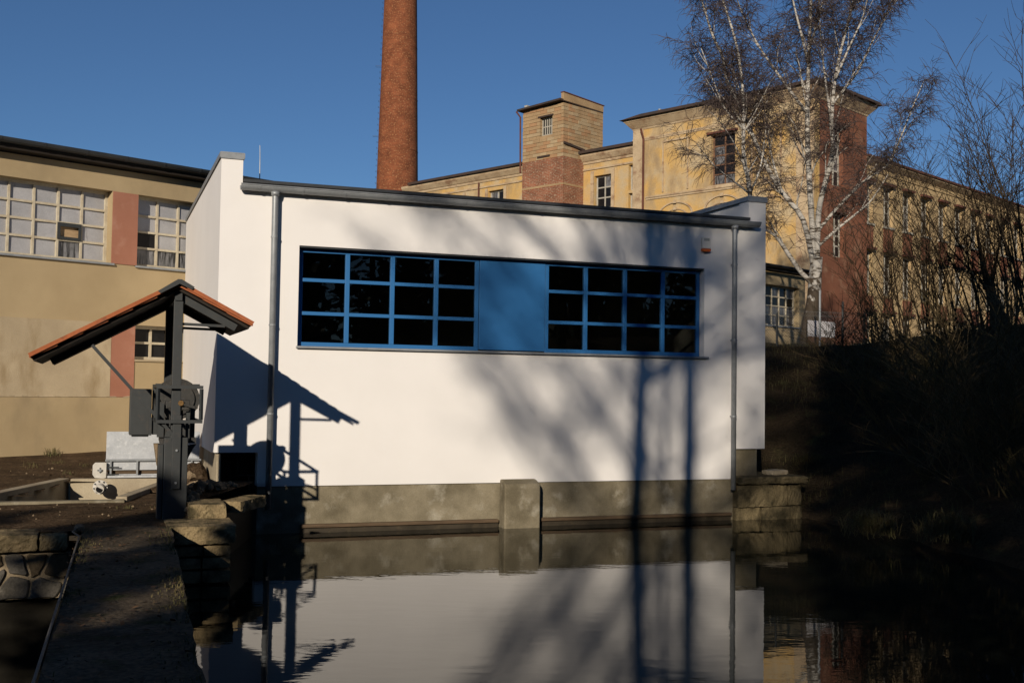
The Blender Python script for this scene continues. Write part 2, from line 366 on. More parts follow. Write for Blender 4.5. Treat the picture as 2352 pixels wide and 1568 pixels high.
def tag(o, label=None, cat=None, group=None, kind=None):
    if label: o['label'] = label
    if cat: o['category'] = cat
    if group: o['group'] = group
    if kind: o['kind'] = kind
    return o
def thing(name, loc, rz, label, cat, group=None):
    o = bpy.data.objects.new(name, None); COL.objects.link(o); o.empty_display_size = .3
    o.location = loc; o.rotation_euler = (0, 0, rz)
    return tag(o, label, cat, group)
def inst(src, parent, loc=(0, 0, 0), rot=(0, 0, 0), scale=(1, 1, 1), name=None):
    o = bpy.data.objects.new(name or src.name.split('.')[0], src.data); COL.objects.link(o)
    o.parent = parent; o.location = loc; o.rotation_euler = rot; o.scale = scale
    return o
RND = random.Random(7)
R = RND.uniform

def hash2(x, y):
    s = sin(x * 127.1 + y * 311.7) * 43758.5453; return s - math.floor(s)
def vnoise(x, y):
    ix, iy = math.floor(x), math.floor(y); fx, fy = x - ix, y - iy
    fx, fy = fx * fx * (3 - 2 * fx), fy * fy * (3 - 2 * fy)
    a, b, c, d = hash2(ix, iy), hash2(ix + 1, iy), hash2(ix, iy + 1), hash2(ix + 1, iy + 1)
    return a + (b - a) * fx + (c - a) * fy + (a - b - c + d) * fx * fy
def fbm(x, y):
    return vnoise(x, y) * .5 + vnoise(x * 2.1 + 5, y * 2.1 + 9) * .27 + vnoise(x * 4.3 + 1, y * 4.3 + 2) * .15 + vnoise(x * 9 + 3, y * 9) * .08 - .5

# ================================================================== SETTING
def grid_mesh(xs, ys, hf, to_world=lambda x, y, z: (x, y, z)):
    b = MB(); nx = len(xs)
    b.v = [tuple(to_world(x, y, hf(x, y))) for y in ys for x in xs]
    b.f = [(j * nx + i, j * nx + i + 1, (j + 1) * nx + i + 1, (j + 1) * nx + i) for j in range(len(ys) - 1) for i in range(nx - 1)]
    return b
def span(a, b, st):
    n = max(1, int(round((b - a) / st))); return [a + (b - a) * i / n for i in range(n + 1)]

b = MB(); b.add([(-600, -600, -1.2), (600, -600, -1.2), (600, 600, -1.2), (-600, 600, -1.2)], [(0, 1, 2, 3)])
tag(b.build('ground', 'ground'), kind='structure')
b = MB(); b.v = [tuple(wA(u, v, 0)) for u, v in ((.0, -6), (40, -6), (40, 30), (.3, 30))]; b.f = [(0, 1, 2, 3)]
tag(b.build('water', 'water'), kind='structure')

# right bank: distance from the waterline gives the height
WL = [(4.05, 19.0), (5.0, 18.75), (5.3, 17.2), (5.85, 16.3), (6.1, 14.4), (6.0, 12.9), (5.4, 8), (4.6, 3), (4.2, -3)]
def wl_dist(x, y):
    best = 1e9; side = 1
    for (ax, ay), (bx, by) in zip(WL, WL[1:]):
        dx, dy = bx - ax, by - ay; t = max(0, min(1, ((x - ax) * dx + (y - ay) * dy) / (dx * dx + dy * dy)))
        px, py = ax + dx * t, ay + dy * t; d = math.hypot(x - px, y - py)
        if d < best:
            best = d; side = 1 if dx * (y - py) - dy * (x - px) > 0 else -1
    return best * side
PROF = [(-3, -1.0), (-.6, -.6), (0, -.05), (.35, .28), (1.2, .62), (2.5, 1.15), (4.5, 2.1), (6.5, 2.95), (7.6, 3.2), (9.5, 3.3), (14, 3.2), (400, 3.2)]
def lerp_prof(d):
    for (a, p), (c, q) in zip(PROF, PROF[1:]):
        if d <= c: return p + (q - p) * max(0, (d - a) / (c - a))
    return PROF[-1][1]
def bank_h(x, y):
    d = wl_dist(x, y) + 1.0 * fbm(x * .5, y * .5)
    z = lerp_prof(d) + (fbm(x * 1.7, y * 1.7) * .25 if d > .2 else 0)
    if x > 8.5 and y < 30: z += min(.45, (x - 8.5) * .14) * min(1, max(0, d / 5))
    return z
xs = span(3.2, 20, .3) + [22, 26, 32, 45, 70, 120, 200, 400]
ys = [-6, -4, -2] + span(-1, 34, .3) + [37, 41, 48, 60, 80, 120, 200, 400]
tag(grid_mesh(xs, ys, bank_h).build('river_bank', 'bank', smooth=True), kind='structure')
tag(grid_mesh(span(-60, 12, 2.0), span(-60, -1.2, 1.5), lambda x, y: .55 + .05 * min(20, -1.2 - y) + .25 * fbm(x * .4, y * .4)).build('near_bank', 'bank', smooth=True), kind='structure')

# yard on the left, in facade coordinates (u, v)
def yard_edge(v): return 1.08 if v < 13.5 else (1.08 + (v - 13.5) / 2.5 * 1.0 if v < 16.0 else 2.08)
def yard_h(u, v):
    z = .60 + .05 * fbm(u * 1.3, v * 1.3)
    if v > 17.5: z += min(.32, (v - 17.5) * .05)
    if u > .95 and v > 12.9: z += .14 * min(1, (v - 12.9) * 3)
    return z
b = MB(); rows = span(12.2, 16.1, .2) + span(16.4, 34, .5); K = 90
for v in rows:
    ue = yard_edge(v) if v < 16.2 else 1.5
    for i in range(K + 1):
        t = i / K; u = ue - 34 * (1 - t) ** 3
        inb = (-1.0 < u < .75 and 15.3 < v < 18.0)
        b.v.append(tuple(wA(u, v, yard_h(u, v))))
NB = K + 1
b.f = []
for j in range(len(rows) - 1):
    for i in range(K):
        vs = [b.v[k] for k in (j * NB + i, j * NB + i + 1, (j + 1) * NB + i + 1, (j + 1) * NB + i)]
        cu = sum(Vector(q).dot(uA) for q in vs) / 4; cv = sum(Vector(q).dot(nA) for q in vs) / 4
        left = -1.43 + (cv - 15.1) * .353; right = .31 + (cv - 15.1) * .285
        if 15.25 < cv < 17.9 and left < cu < right: continue      # the sunken concrete channel
        b.f.append((j * NB + i, j * NB + i + 1, (j + 1) * NB + i + 1, (j + 1) * NB + i))
tag(b.build('yard', 'soil', smooth=True), kind='structure')

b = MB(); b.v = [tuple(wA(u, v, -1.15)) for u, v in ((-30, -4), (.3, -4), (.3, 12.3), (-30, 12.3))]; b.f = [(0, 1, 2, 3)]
tag(b.build('spillway_floor', 'pit_shade'), kind='structure')
# walkway running from the camera's feet to the winch
o_w = wA(.25, 6, 0)
bw = grid_mesh(span(-.22, .70, .046), span(-3.0, 12.35, .12),
               lambda u, v: .615 + .012 * fbm(u * 6, v * 6) - (.03 * max(0, fbm(u * 9 + 40, v * 5) + .2) if u < -.1 or u > .58 else 0))
edge = []
for q in range(len(bw.v)):
    u, v, z = bw.v[q]
    le, re_ = -.246 + (v - 6.03) * .021, .535 + (v - 5.8) * .0324; t_ = (u + .22) / .92
    bw.v[q] = (le + (re_ - le) * t_ + (.05 * fbm(v * 2.2, 3) if t_ > .97 else 0), v, z)
bw.add([(-.436, -3, .61), (-.113, 12.35, .61), (-.113, 12.35, -1.2), (-.436, -3, -1.2)], [(0, 1, 2, 3)])
bw.add([(.21, -3, .605), (.71, 12.35, .605), (.71, 12.35, -.7), (.21, -3, -.7)], [(0, 1, 2, 3)])
wk = bw.build('walkway', 'mossy', org=(.25, 6, 0), smooth=False)
wk.location = o_w; wk.rotation_euler = (0, 0, ROT_A); tag(wk, kind='structure')

# ================================================================== PUMP HOUSE (white building)
V0 = 16.12
OA = (1.53, V0, 0)
def hA(u, d, z): return (u, V0 + d, z)
ph = thing('pump_house', wA(*OA), ROT_A, 'white plastered pump house with blue window band rising from the pond', 'building')
b = MB().wall(hA, 1.53, 10.45, .67, 5.36, .30, [(2.65, 9.285, 2.665, 4.115), (1.53, 2.135, .67, 1.15), (9.86, 10.45, .67, 1.163), (1.83, 10.12, 4.93, 5.36)])
b.build('facade_wall', 'white', ph, OA, fix=True)
b = MB().wall(lambda u, d, z: (1.53 + d, V0 + u, z), .3, 6.8, 1.13, 5.36, .30); b.build('side_wall', 'white', ph, OA, fix=True)
b = MB().wall(lambda u, d, z: (10.45 - d, V0 + u, z), .3, 10.0, 1.163, 5.36, .30); b.build('side_wall', 'white', ph, OA, fix=True)
b = MB(); b.add([(1.83, V0 + 6.8, 1.1), (10.15, V0 + 10, 1.1), (10.15, V0 + 10, 4.93), (1.83, V0 + 6.8, 4.93)], [(0, 1, 2, 3)])
b.build('back_wall', 'room', ph, OA)
for x0, x1, L_ in ((1.515, 1.845, 6.8), (10.105, 10.465, 10.0)):
    c = MB().box(x0, x1, V0 - .018, V0 + L_, 5.362, 5.378)
    c.box(x0, x1, V0 - .018, V0 - .010, 5.285, 5.361); c.box(x0 - .008, x0 - .001, V0 - .018, V0 + L_, 5.30, 5.372); c.box(x1 + .001, x1 + .008, V0 - .018, V0 + L_, 5.30, 5.372)
    c.build('parapet_capping', 'zinc', ph, OA)
b = MB(); b.add([(1.84, V0 - .06, 4.965), (10.115, V0 - .06, 4.965), (10.115, V0 + 10, 5.1), (1.84, V0 + 10, 5.1), (1.84, V0 - .06, 5.008), (10.115, V0 - .06, 5.008), (10.115, V0 + 10, 5.14), (1.84, V0 + 10, 5.14)],
               [(0, 3, 2, 1), (4, 5, 6, 7), (0, 1, 5, 4), (1, 2, 6, 5), (2, 3, 7, 6), (3, 0, 4, 7)])
roof = b.build('roof', 'zinc_dark', ph, OA)
MB().tube([(2.13, V0 + .5, 5.0), (2.125, V0 + .5, 5.45), (2.12, V0 + .5, 5.62)], [.008, .006, .004], 6).build('lightning_rod', 'zinc', roof, OA)
# dark room behind the windows
b = MB(); x0, x1, y0, y1, z0, z1 = 1.9, 10.1, V0 + .302, V0 + 6.4, .8, 4.92
b.add([(x0, y0, z0), (x1, y0, z0), (x1, y1, z0), (x0, y1, z0), (x0, y0, z1), (x1, y0, z1), (x1, y1, z1), (x0, y1, z1)], [(0, 1, 2, 3), (4, 7, 6, 5), (1, 5, 6, 2), (2, 6, 7, 3), (3, 7, 4, 0)])
b.build('interior_lining', 'room', ph, OA)
# windows: two glazed bands with a blue panel between
FY0, FY1 = V0 + .125, V0 + .185
def window_band(ua, ub, vs):
    w = MB(); zt, zb = 4.085, 2.672
    w.box(ua, ub, FY0, FY1, zb, zb + .06); w.box(ua, ub, FY0, FY1, zt - .05, zt)
    w.box(ua, ua + .062, FY0 + .003, FY1 - .003, zb + .06, zt - .05); w.box(ub - .062, ub, FY0 + .003, FY1 - .003, zb + .06, zt - .05)
    edges = [ua + .062] + [e for v in vs for e in (v - .033, v + .033)] + [ub - .062]
    for v in vs: w.box(v - .033, v + .033, FY0 - .004, FY1, zb + .06, zt - .05)
    zs = [zb + .06, 3.15, 3.635, zt - .05]
    for z in (3.15, 3.635):
        for i in range(0, len(edges), 2): w.box(edges[i], edges[i + 1], FY0 + .002, FY1 - .002, z - .026, z + .026)
    win = w.build('window', 'blue', ph, OA, bevel=.004)
    for i in range(0, len(edges), 2):
        for j in range(3):
            za = zs[j] + (.026 if j else 0); zc = zs[j + 1] - (.026 if j < 2 else 0)
            tilt = R(-.004, .004)
            p = MB().add([(edges[i] - .01, FY0 + .03 + tilt, za - .01), (edges[i + 1] + .01, FY0 + .03 - tilt, za - .01), (edges[i + 1] + .01, FY0 + .03 - tilt, zc + .01), (edges[i] - .01, FY0 + .03 + tilt, zc + .01)], [(0, 1, 2, 3)])
            p.build('pane', 'glass', win, OA)
window_band(2.668, 5.425, [3.385, 4.065, 4.745])
window_band(6.52, 9.272, [7.215, 7.905, 8.59])
MB().box(5.431, 6.514, FY0 - .012, FY1 + .02, 2.69, 4.112).build('panel', 'blue', ph, OA, bevel=.004)
MB().box(2.63, 9.35, V0 - .055, V0 + .122, 2.636, 2.668).build('window_sill', 'zinc', ph, OA, bevel=.004)
MB().box(2.655, 9.28, V0 + .02, V0 + .12, 4.09, 4.113).build('window_head_flashing', 'zinc_dark', ph, OA)
# gutter
gut = MB(); n = 10; GZ, GY, GR = 4.915, V0 - .105, .078
prof = [(GY + GR * cos(pi + pi * k / n), GZ + GR * sin(pi + pi * k / n)) for k in range(n + 1)] + [(GY + (GR - .008) * cos(pi + pi * k / n), GZ + (GR - .008) * sin(pi + pi * k / n)) for k in range(n, -1, -1)]
gut.prism(prof, 'x', 1.79, 10.25)
gut.tube([(1.79, GY - GR, GZ), (10.25, GY - GR, GZ)], .011, 6)
g = gut.build('gutter', 'zinc', ph, OA)
for k in range(14):
    u = 2.05 + k * .61
    q = MB(); pr = [(GY + (GR + .006) * cos(pi + pi * t / n), GZ + (GR + .006) * sin(pi + pi * t / n)) for t in range(n + 1)] + [(GY + (GR + .0005) * cos(pi + pi * t / n), GZ + (GR + .0005) * sin(pi + pi * t / n)) for t in range(n, -1, -1)]
    q.prism(pr, 'x', u - .012, u + .012); q.box(u - .012, u + .012, GY + GR, V0 + .02, GZ + .01, GZ + .02)
    q.build('bracket', 'zinc', g, OA)
for u, zb in ((2.275, .36), (9.79, .50)):
    PY = V0 - .105
    d = MB().tube([(u, GY, GZ - GR + .01), (u, GY, GZ - .16), (u, PY, GZ - .3), (u, PY, zb)], .043, 14)
    d.tube([(u, GY, GZ - GR + .005), (u, GY, GZ - .13)], [.066, .054], 14)
    pipe = d.build('downpipe', 'zinc', ph, OA, smooth=True)
    for z in (4.2, 2.95, 1.7):
        c = MB().tube([(u, PY, z - .012), (u, PY, z + .012)], .050, 14); c.box(u - .012, u + .012, PY + .047, V0 + .01, z - .01, z + .01)
        c.build('pipe_clip', 'zinc', pipe, OA)
# concrete base
P_ = MB().box(2.137, 9.862, V0 + .03, V0 + .3, -.9, .667)
pl = P_.build('plinth', 'concrete', ph, OA)
MB().box(9.866, 10.335, V0 + .06, V0 + 1.2, -.9, 1.16).build('plinth', 'concrete', ph, OA)
MB().box(1.565, 1.625, V0 + .02, V0 + 6.5, -.3, 1.128).build('plinth', 'concrete_light', ph, OA)
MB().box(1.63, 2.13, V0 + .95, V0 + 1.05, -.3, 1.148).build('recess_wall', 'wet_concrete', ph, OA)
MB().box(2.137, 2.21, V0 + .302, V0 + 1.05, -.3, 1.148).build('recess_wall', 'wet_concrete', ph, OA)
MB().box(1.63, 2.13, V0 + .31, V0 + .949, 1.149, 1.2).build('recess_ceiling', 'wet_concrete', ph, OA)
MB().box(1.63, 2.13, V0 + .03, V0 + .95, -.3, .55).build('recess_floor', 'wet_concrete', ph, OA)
q = MB().prism([(V0 + .028, -.9), (V0 + .028, .725), (V0 - .06, .715), (V0 - .205, .665), (V0 - .225, .60), (V0 - .225, -.9)], 'x', 5.77, 6.345)
q.build('buttress', 'concrete', pl, OA, bevel=.02)
for a, c in ((2.75, 5.74), (6.4, 9.8)):
    MB().box(a, c, V0 - .06, V0 + .028, .075, .125).build('ledge', 'plank', pl, OA, bevel=.01)
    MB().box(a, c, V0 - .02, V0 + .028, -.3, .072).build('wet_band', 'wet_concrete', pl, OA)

al = thing('alarm_siren', wA(9.285, V0, 4.39), ROT_A, 'white alarm siren with orange lens mounted high on the white wall', 'alarm')
AO = (9.285, V0, 4.39)
MB().prism([(9.215, 4.44), (9.355, 4.44), (9.362, 4.60), (9.35, 4.625), (9.22, 4.625), (9.208, 4.60)], 'y', V0 - .065, V0 - .002).build('case', 'alarm_white', al, AO, bevel=.008)
MB().box(9.235, 9.335, V0 - .069, V0 - .066, 4.565, 4.61).build('grille', 'alarm_grey', al, AO)
MB().prism([(9.205, 4.405), (9.225, 4.385), (9.345, 4.385), (9.365, 4.405), (9.365, 4.437), (9.205, 4.437)], 'y', V0 - .075, V0 - .004).build('lens', 'alarm_lens', al, AO, bevel=.012)

# ================================================================== WORKSHOP (ochre building)
OB = (20.0, OFF_B, .6)
ws = thing('workshop', uB * 20.0 + nB * OFF_B + Vector((0, 0, .6)), ROT_B, 'long ochre plaster workshop with terracotta pilasters and gridded windows', 'building')
def hB(t, d, z): return (t, OFF_B + d, z)
up = [(4.1, 9.52)] + [(10.03 + 5.98 * k, 15.5 + 5.98 * k) for k in range(3)] + [(28.6, 34.2)]
ops = [(a, c, 4.31, 5.69) for a, c in up] + [(4.1, 9.52, -5, -4)] + [(10.04, 12.6, 2.52, 3.2)]
ops = [o for o in ops if o[3] > 0]
MB().wall(hB, 2.0, 34.6, .3, 6.10, .4, ops).build('wall', 'ochre', ws, OB, fix=True)
MB().add([(34.6, OFF_B + .4, .3), (34.6, OFF_B + 14, .3), (34.6, OFF_B + 14, 6.1), (34.6, OFF_B + .4, 6.1)], [(0, 1, 2, 3)]).build('end_wall', 'ochre', ws, OB)
MB().box(3.0, 9.565, OFF_B - .022, OFF_B - .001, 1.84, 3.225).build('render_panel', 'ochre_grey', ws, OB)
MB().box(3.0, 34.6, OFF_B - .034, OFF_B - .001, .3, 1.832).build('plinth', 'ochre', ws, OB)
for x0, x1, z0, z1 in ((9.525, 10.026, 4.33, 5.685), (9.57, 10.035, 1.838, 3.215)):
    MB().box(x0, x1, OFF_B - .018, OFF_B - .001, z0, z1).build('pilaster', 'terracotta', ws, OB)
rd = MB(); t_ = 3.0
while t_ < 10.0:
    l_ = R(.05, .32); h_ = R(.008, .03)
    rd.add([(t_, OFF_B - .045, 1.84), (t_ + l_, OFF_B - .045, 1.84), (t_ + l_ * .9, OFF_B - .024, 1.84 + h_), (t_ + l_ * .2, OFF_B - .024, 1.84 + h_ * R(.4, 1)), (t_, OFF_B - .036, 1.832 - h_ * .3), (t_ + l_, OFF_B - .036, 1.832)], [(0, 1, 2, 3), (0, 4, 5, 1)]); t_ += l_ + R(0, .12)
rd.build('plaster_ridge', 'ochre_grey', ws, OB)
def grid_window(parent, org, mp, a, c, z0, z1, cols, rows, bar, m_frame, pick, dep=.10, name='window', fw=None, rowz=None):
    w = MB(); fw = fw or bar * 1.3
    def B(u0, u1, za, zb, d0, d1):
        vs = [mp(u, d, z) for z in (za, zb) for u, d in ((u0, d0), (u1, d0), (u1, d1), (u0, d1))]
        w.add(vs, [(0, 3, 2, 1), (4, 5, 6, 7), (0, 1, 5, 4), (1, 2, 6, 5), (2, 3, 7, 6), (3, 0, 4, 7)])
    B(a, c, z0, z0 + fw, dep, dep + .07); B(a, c, z1 - fw, z1, dep, dep + .07)
    B(a, a + fw, z0 + fw, z1 - fw, dep + .002, dep + .068); B(c - fw, c, z0 + fw, z1 - fw, dep + .002, dep + .068)
    us = [a + fw + (c - a - 2 * fw) * i / cols for i in range(cols + 1)]
    zs = [z0 + fw + (z1 - z0 - 2 * fw) * i / rows for i in range(rows + 1)]
    for i in range(1, cols): B(us[i] - bar / 2, us[i] + bar / 2, z0 + fw, z1 - fw, dep - .004, dep + .06)
    for j in range(1, rows):
        for i in range(cols): B(us[i] + bar / 2 if i else us[i], us[i + 1] - bar / 2 if i < cols - 1 else us[i + 1], zs[j] - bar / 2, zs[j] + bar / 2, dep, dep + .055)
    win = w.build(name, m_frame, parent, org)
    for i in range(cols):
        for j in range(rows):
            mm = pick(i, rows - 1 - j)
            if not mm: continue
            t1, t2 = R(-.012, .012), R(-.008, .008)
            p = MB().add([mp(us[i], dep + .035 + t1, zs[j]), mp(us[i + 1], dep + .035 - t1, zs[j]), mp(us[i + 1], dep + .035 - t1 + t2, zs[j + 1]), mp(us[i], dep + .035 + t1 + t2, zs[j + 1])], [(0, 1, 2, 3)])
            p.build('pane', mm, win, org)
    return win
for k, (a, c) in enumerate(up):
    cols = int(round((c - a) / .455)) if k == 0 else 12
    def pick(i, j, k=k, cols=cols):
        if k == 0:
            if i == cols - 2 and j == 2: return 'brown_board'
            if i == cols - 2 and j == 3: return 'smoky_pane'
            return 'dull_pane'
        if k == 1:
            if i == 0 and j == 2: return 'dark_pane'
            return 'smoky_pane' if j == 3 else 'dull_pane'
        return 'smoky_pane' if RND.random() < .3 else 'dark_pane'
    w = grid_window(ws, OB, hB, a, c, 4.335, 5.69, cols, 4, .04, 'cream_frame', pick, dep=.19)
    if k == 0:
        uu = a + .065 + (c - a - .13) * (cols - 2) / cols; du = (c - a - .13) / cols
        f = MB(); za = 4.335 + .065 + (1.355 - .13) / 4; zb = za + (1.355 - .13) / 4
        for q in ((uu, uu + du, za, za + .05), (uu, uu + du, zb - .07, zb), (uu, uu + .05, za, zb), (uu + du - .05, uu + du, za, zb)): f.box(q[0], q[1], OFF_B + .16, OFF_B + .183, q[2] + (.05 if q[1] - q[0] < .1 else 0), q[3] - (.07 if q[1] - q[0] < .1 else 0))
        tag(f.build('vent_frame', 'dark_steel', w, OB), 'dark frame of the small vent with a brown board')
    MB().box(a - .03, c + .05, OFF_B - .05, OFF_B + .188, 4.295, 4.332).build('window_sill', 'zinc', ws, OB)
grid_window(ws, OB, hB, 10.04, 12.6, 2.55, 3.2, 7, 2, .045, 'cream_frame', lambda i, j: 'dark_pane', dep=.17)
MB().box(10.04, 12.6, OFF_B - .03, OFF_B + .168, 2.515, 2.548).build('window_sill', 'ochre_grey', ws, OB)
# eaves
e = MB(); e.box(1.5, 34.75, OFF_B - .24, OFF_B + .1, 6.13, 6.20); ev = e.build('eaves', 'dark_wood', ws, OB)
pr = [(OFF_B - .31 + .085 * cos(pi + pi * k / 8), 6.30 + .085 * sin(pi + pi * k / 8)) for k in range(9)] + [(OFF_B - .31 + .075 * cos(pi + pi * k / 8), 6.30 + .075 * sin(pi + pi * k / 8)) for k in range(8, -1, -1)]
gg = MB().prism(pr, 'x', 1.5, 34.7); go = gg.build('gutter', 'zinc_dark', ws, OB)
for k in range(44):
    u = 2.0 + k * .76
    MB().prism([(y + (y - OFF_B + .31) * .09, z + (z - 6.30) * .09) for y, z in pr[:9]] + [(y + (y - OFF_B + .31) * .02, z + (z - 6.30) * .02) for y, z in pr[8::-1]], 'x', u - .015, u + .015).build('bracket', 'zinc_dark', go, OB)
b = MB(); b.add([(1.5, OFF_B - .26, 6.22), (34.75, OFF_B - .26, 6.22), (34.75, OFF_B + 7, 7.1), (1.5, OFF_B + 7, 7.1), (1.5, OFF_B - .26, 6.30), (34.75, OFF_B - .26, 6.30), (34.75, OFF_B + 7, 7.2), (1.5, OFF_B + 7, 7.2)],
              [(0, 3, 2, 1), (4, 5, 6, 7), (0, 1, 5, 4), (1, 2, 6, 5), (2, 3, 7, 6), (3, 0, 4, 7)])
b.build('roof', 'oldroof', ws, OB)

# ================================================================== OLD FACTORY
def hF(y0):           # front walls: u = x, d = into the building
    return lambda u, d, z: (u, y0 + d, z)
def hS(x0):           # side walls: u = y, d = into the building
    return lambda u, d, z: (x0 - d, u, z)
def factory_thing(name, org, label):
    return thing(name, wM(*org), ROT_M, label, 'building')
OM = (-5, 0, 3)
fb = factory_thing('factory_block', OM, 'tall yellow corner block of the old factory with red brown side wall')
win_f = (-5.62, -4.22, 12.1, 14.58)
arches = [(-7.7, 11.0), (-4.9, 11.05), (-2.2, 11.05)]
MB().wall(hF(0), -10.4, 0, 2.5, 15.5, .45, [win_f]).build('front_wall', 'yellow', fb, OM, fix=True)
sw = [(1.55, 2.6, 11.7, 14.55), (1.7, 2.7, 8.4, 10.45)]
MB().wall(hS(0), .45, 4.95, 2.5, 15.5, .45, sw).build('side_wall', 'redbrown', fb, OM, fix=True)
MB().add([(-10.4, .45, 2.5), (-10.4, 4.95, 2.5), (-10.4, 4.95, 15.5), (-10.4, .45, 15.5)], [(0, 1, 2, 3)]).build('gable_wall', 'yellow', fb, OM)
MB().add([(-10.4, 4.95, 2.5), (0, 4.95, 2.5), (0, 4.95, 15.5), (-10.4, 4.95, 15.5)], [(0, 1, 2, 3)]).build('rear_wall', 'redbrown', fb, OM)
def frustum(x0, x1, y0, y1, za, e0, zb, e1):
    return MB().add([(x0 - e0, y0 - e0, za), (x1 + e0, y0 - e0, za), (x1 + e0, y1 + e0, za), (x0 - e0, y1 + e0, za), (x0 - e1, y0 - e1, zb), (x1 + e1, y0 - e1, zb), (x1 + e1, y1 + e1, zb), (x0 - e1, y1 + e1, zb)],
                    [(0, 3, 2, 1), (4, 5, 6, 7), (0, 1, 5, 4), (1, 2, 6, 5), (2, 3, 7, 6), (3, 0, 4, 7)])
frustum(-10.4, 0, 0, 4.95, 15.502, .03, 15.60, .07).build('cornice', 'trim', fb, OM)
frustum(-10.4, 0, 0, 4.95, 15.602, .09, 15.93, .36).build('cornice', 'trim', fb, OM)
frustum(-10.4, 0, 0, 4.95, 15.932, .38, 16.03, .40).build('cornice', 'trim', fb, OM)
zt = 16.032
b = MB(); b.add([(-10.95, -.56, zt + .005), (.56, -.56, zt + .005), (.56, 5.5, zt + .005), (-10.95, 5.5, zt + .005), (-9.6, -.52, zt + .16), (.5, -.52, zt + .16), (.5, 5.3, zt + .16), (-9.6, 5.3, zt + .16), ], [(0, 3, 2, 1), (4, 5, 6, 7), (0, 1, 5, 4), (1, 2, 6, 5), (2, 3, 7, 6), (3, 0, 4, 7)])
rf = b.build('roof', 'oldroof', fb, OM)
MB().tube([(-9.2, .6, zt + .1), (-9.2, .6, zt + .45)], .05, 8).tube([(-9.2, .6, zt + .4), (-9.2, .6, zt + .55)], .09, 8).build('roof_vent', 'zinc', rf, OM)
b = MB(); b.box(-10.45, .02, -.05, -.001, 14.98, 15.06); b.box(-10.43, .01, -.03, -.001, 14.9, 14.98); b.build('moulding', 'trim', fb, OM)
b = MB(); b.box(-9.55, .02, -.09, -.001, 11.92, 12.0); b.box(-9.55, .01, -.05, -.001, 11.82, 11.92); b.build('string_course', 'trim', fb, OM)
MB().box(-10.405, -9.75, -.06, -.001, 2.5, 15.495).build('corner_pilaster', 'trim', fb, OM)
MB().box(-.9, .0, -.05, -.001, 2.5, 14.88).build('corner_pilaster', 'trim', fb, OM)
for x0, x1 in ((-8.52, -6.93), (-3.3, -1.68)):          # raised panel surrounds
    s = MB(); za, zb = 12.12, 14.72
    s.box(x0, x1, -.07, -.001, zb - .08, zb); s.box(x0, x0 + .07, -.06, -.001, za, zb - .08); s.box(x1 - .07, x1, -.06, -.001, za, zb - .08)
    s.build('panel_surround', 'trim', fb, OM)
def arch(cx, z, r_out, r_in, rise, m, y=-.07):
    c = MB(); n = 14; pts_o = [(cx - r_out * cos(pi * k / n), z + rise * r_out * sin(pi * k / n)) for k in range(n + 1)]; pts_i = [(cx - r_in * cos(pi * k / n), z + rise * r_in * sin(pi * k / n)) for k in range(n + 1)]
    for k in range(n):
        c.prism([pts_o[k], pts_o[k + 1], pts_i[k + 1], pts_i[k]], 'y', y, -.001)
    c.box(cx - .09, cx + .09, y - .05, y - .002, z + rise * r_in - .03, z + rise * r_out + .06)
    return c.build('arch_moulding', m, fb, OM)
for cx, z in arches:
    arch(cx, z - .12, 1.08, .98, .62, 'trim'); arch(cx, z - .3, .80, .73, .62, 'trim', -.05)
MB().tube([(-9.68, -.12, 3), (-9.68, -.12, 15.0), (-9.72, -.3, 15.5)], .055, 8).build('downpipe', 'redroof', fb, OM)
rnd_pane = lambda i, j: 'dark_pane' if RND.random() < .75 else 'smoky_pane'
grid_window(fb, OM, hF(0), *win_f, 2, 5, .07, 'panel_brown', rnd_pane, dep=.22, fw=.08)
MB().box(-5.75, -4.1, -.08, .2, 12.0, 12.09).build('window_sill', 'trim', fb, OM)
MB().box(-5.78, -4.05, -.14, -.001, 14.6, 14.70).build('window_hood', 'redroof', fb, OM)
for a, c, z0, z1 in sw:
    grid_window(fb, OM, hS(0), a, c, z0, z1, 2, 4, .07, 'whitewood', rnd_pane, dep=.2, fw=.09)
    MB().box(-.001, .16, a - .1, c + .1, z1 + .01, z1 + .12).build('window_hood', 'redroof', fb, OM)

# low range with cornice
OR = (-22, .4, 3)
fr_ = factory_thing('factory_range', OR, 'low yellow factory range with peeling cornice reaching towards the chimney')
rw = [(-13.4, -12.2, 11.2, 13.6), (-11.05, -10.55, 10.9, 12.4), (-11.05, -10.55, 12.55, 13.9), (-21.62, -20.3, 11.0, 13.72), (-25.1, -23.8, 11.0, 13.7)]
MB().wall(hF(.4), -29.0, -10.42, 2.5, 14.3, .45, rw).build('front_wall', 'yellow', fr_, OR, fix=True)
MB().add([(-29, .85, 2.5), (-29, 12, 2.5), (-29, 12, 14.3), (-29, .85, 14.3)], [(0, 1, 2, 3)]).build('end_wall', 'yellow', fr_, OR)
c = MB()
c.prism([(.85, 14.302), (.35, 14.302), (.33, 14.42), (.28, 14.45), (.10, 14.70), (.08, 14.82), (.85, 14.82)], 'x', -29.3, -10.43)
c.build('cornice', 'trim', fr_, OR)
b = MB(); b.box(-29.0, -10.43, .34, .399, 13.95, 14.05); b.build('moulding', 'trim', fr_, OR)
b = MB(); b.add([(-28.5, -.06, 14.83), (-10.45, -.06, 14.83), (-10.45, 8, 15.9), (-28.5, 8, 15.9), (-28.5, -.06, 14.98), (-10.45, -.06, 14.98), (-10.45, 8, 16.0), (-28.5, 8, 16.0)], [(0, 3, 2, 1), (4, 5, 6, 7), (0, 1, 5, 4), (1, 2, 6, 5), (2, 3, 7, 6), (3, 0, 4, 7)])
b.build('roof', 'oldroof', fr_, OR)
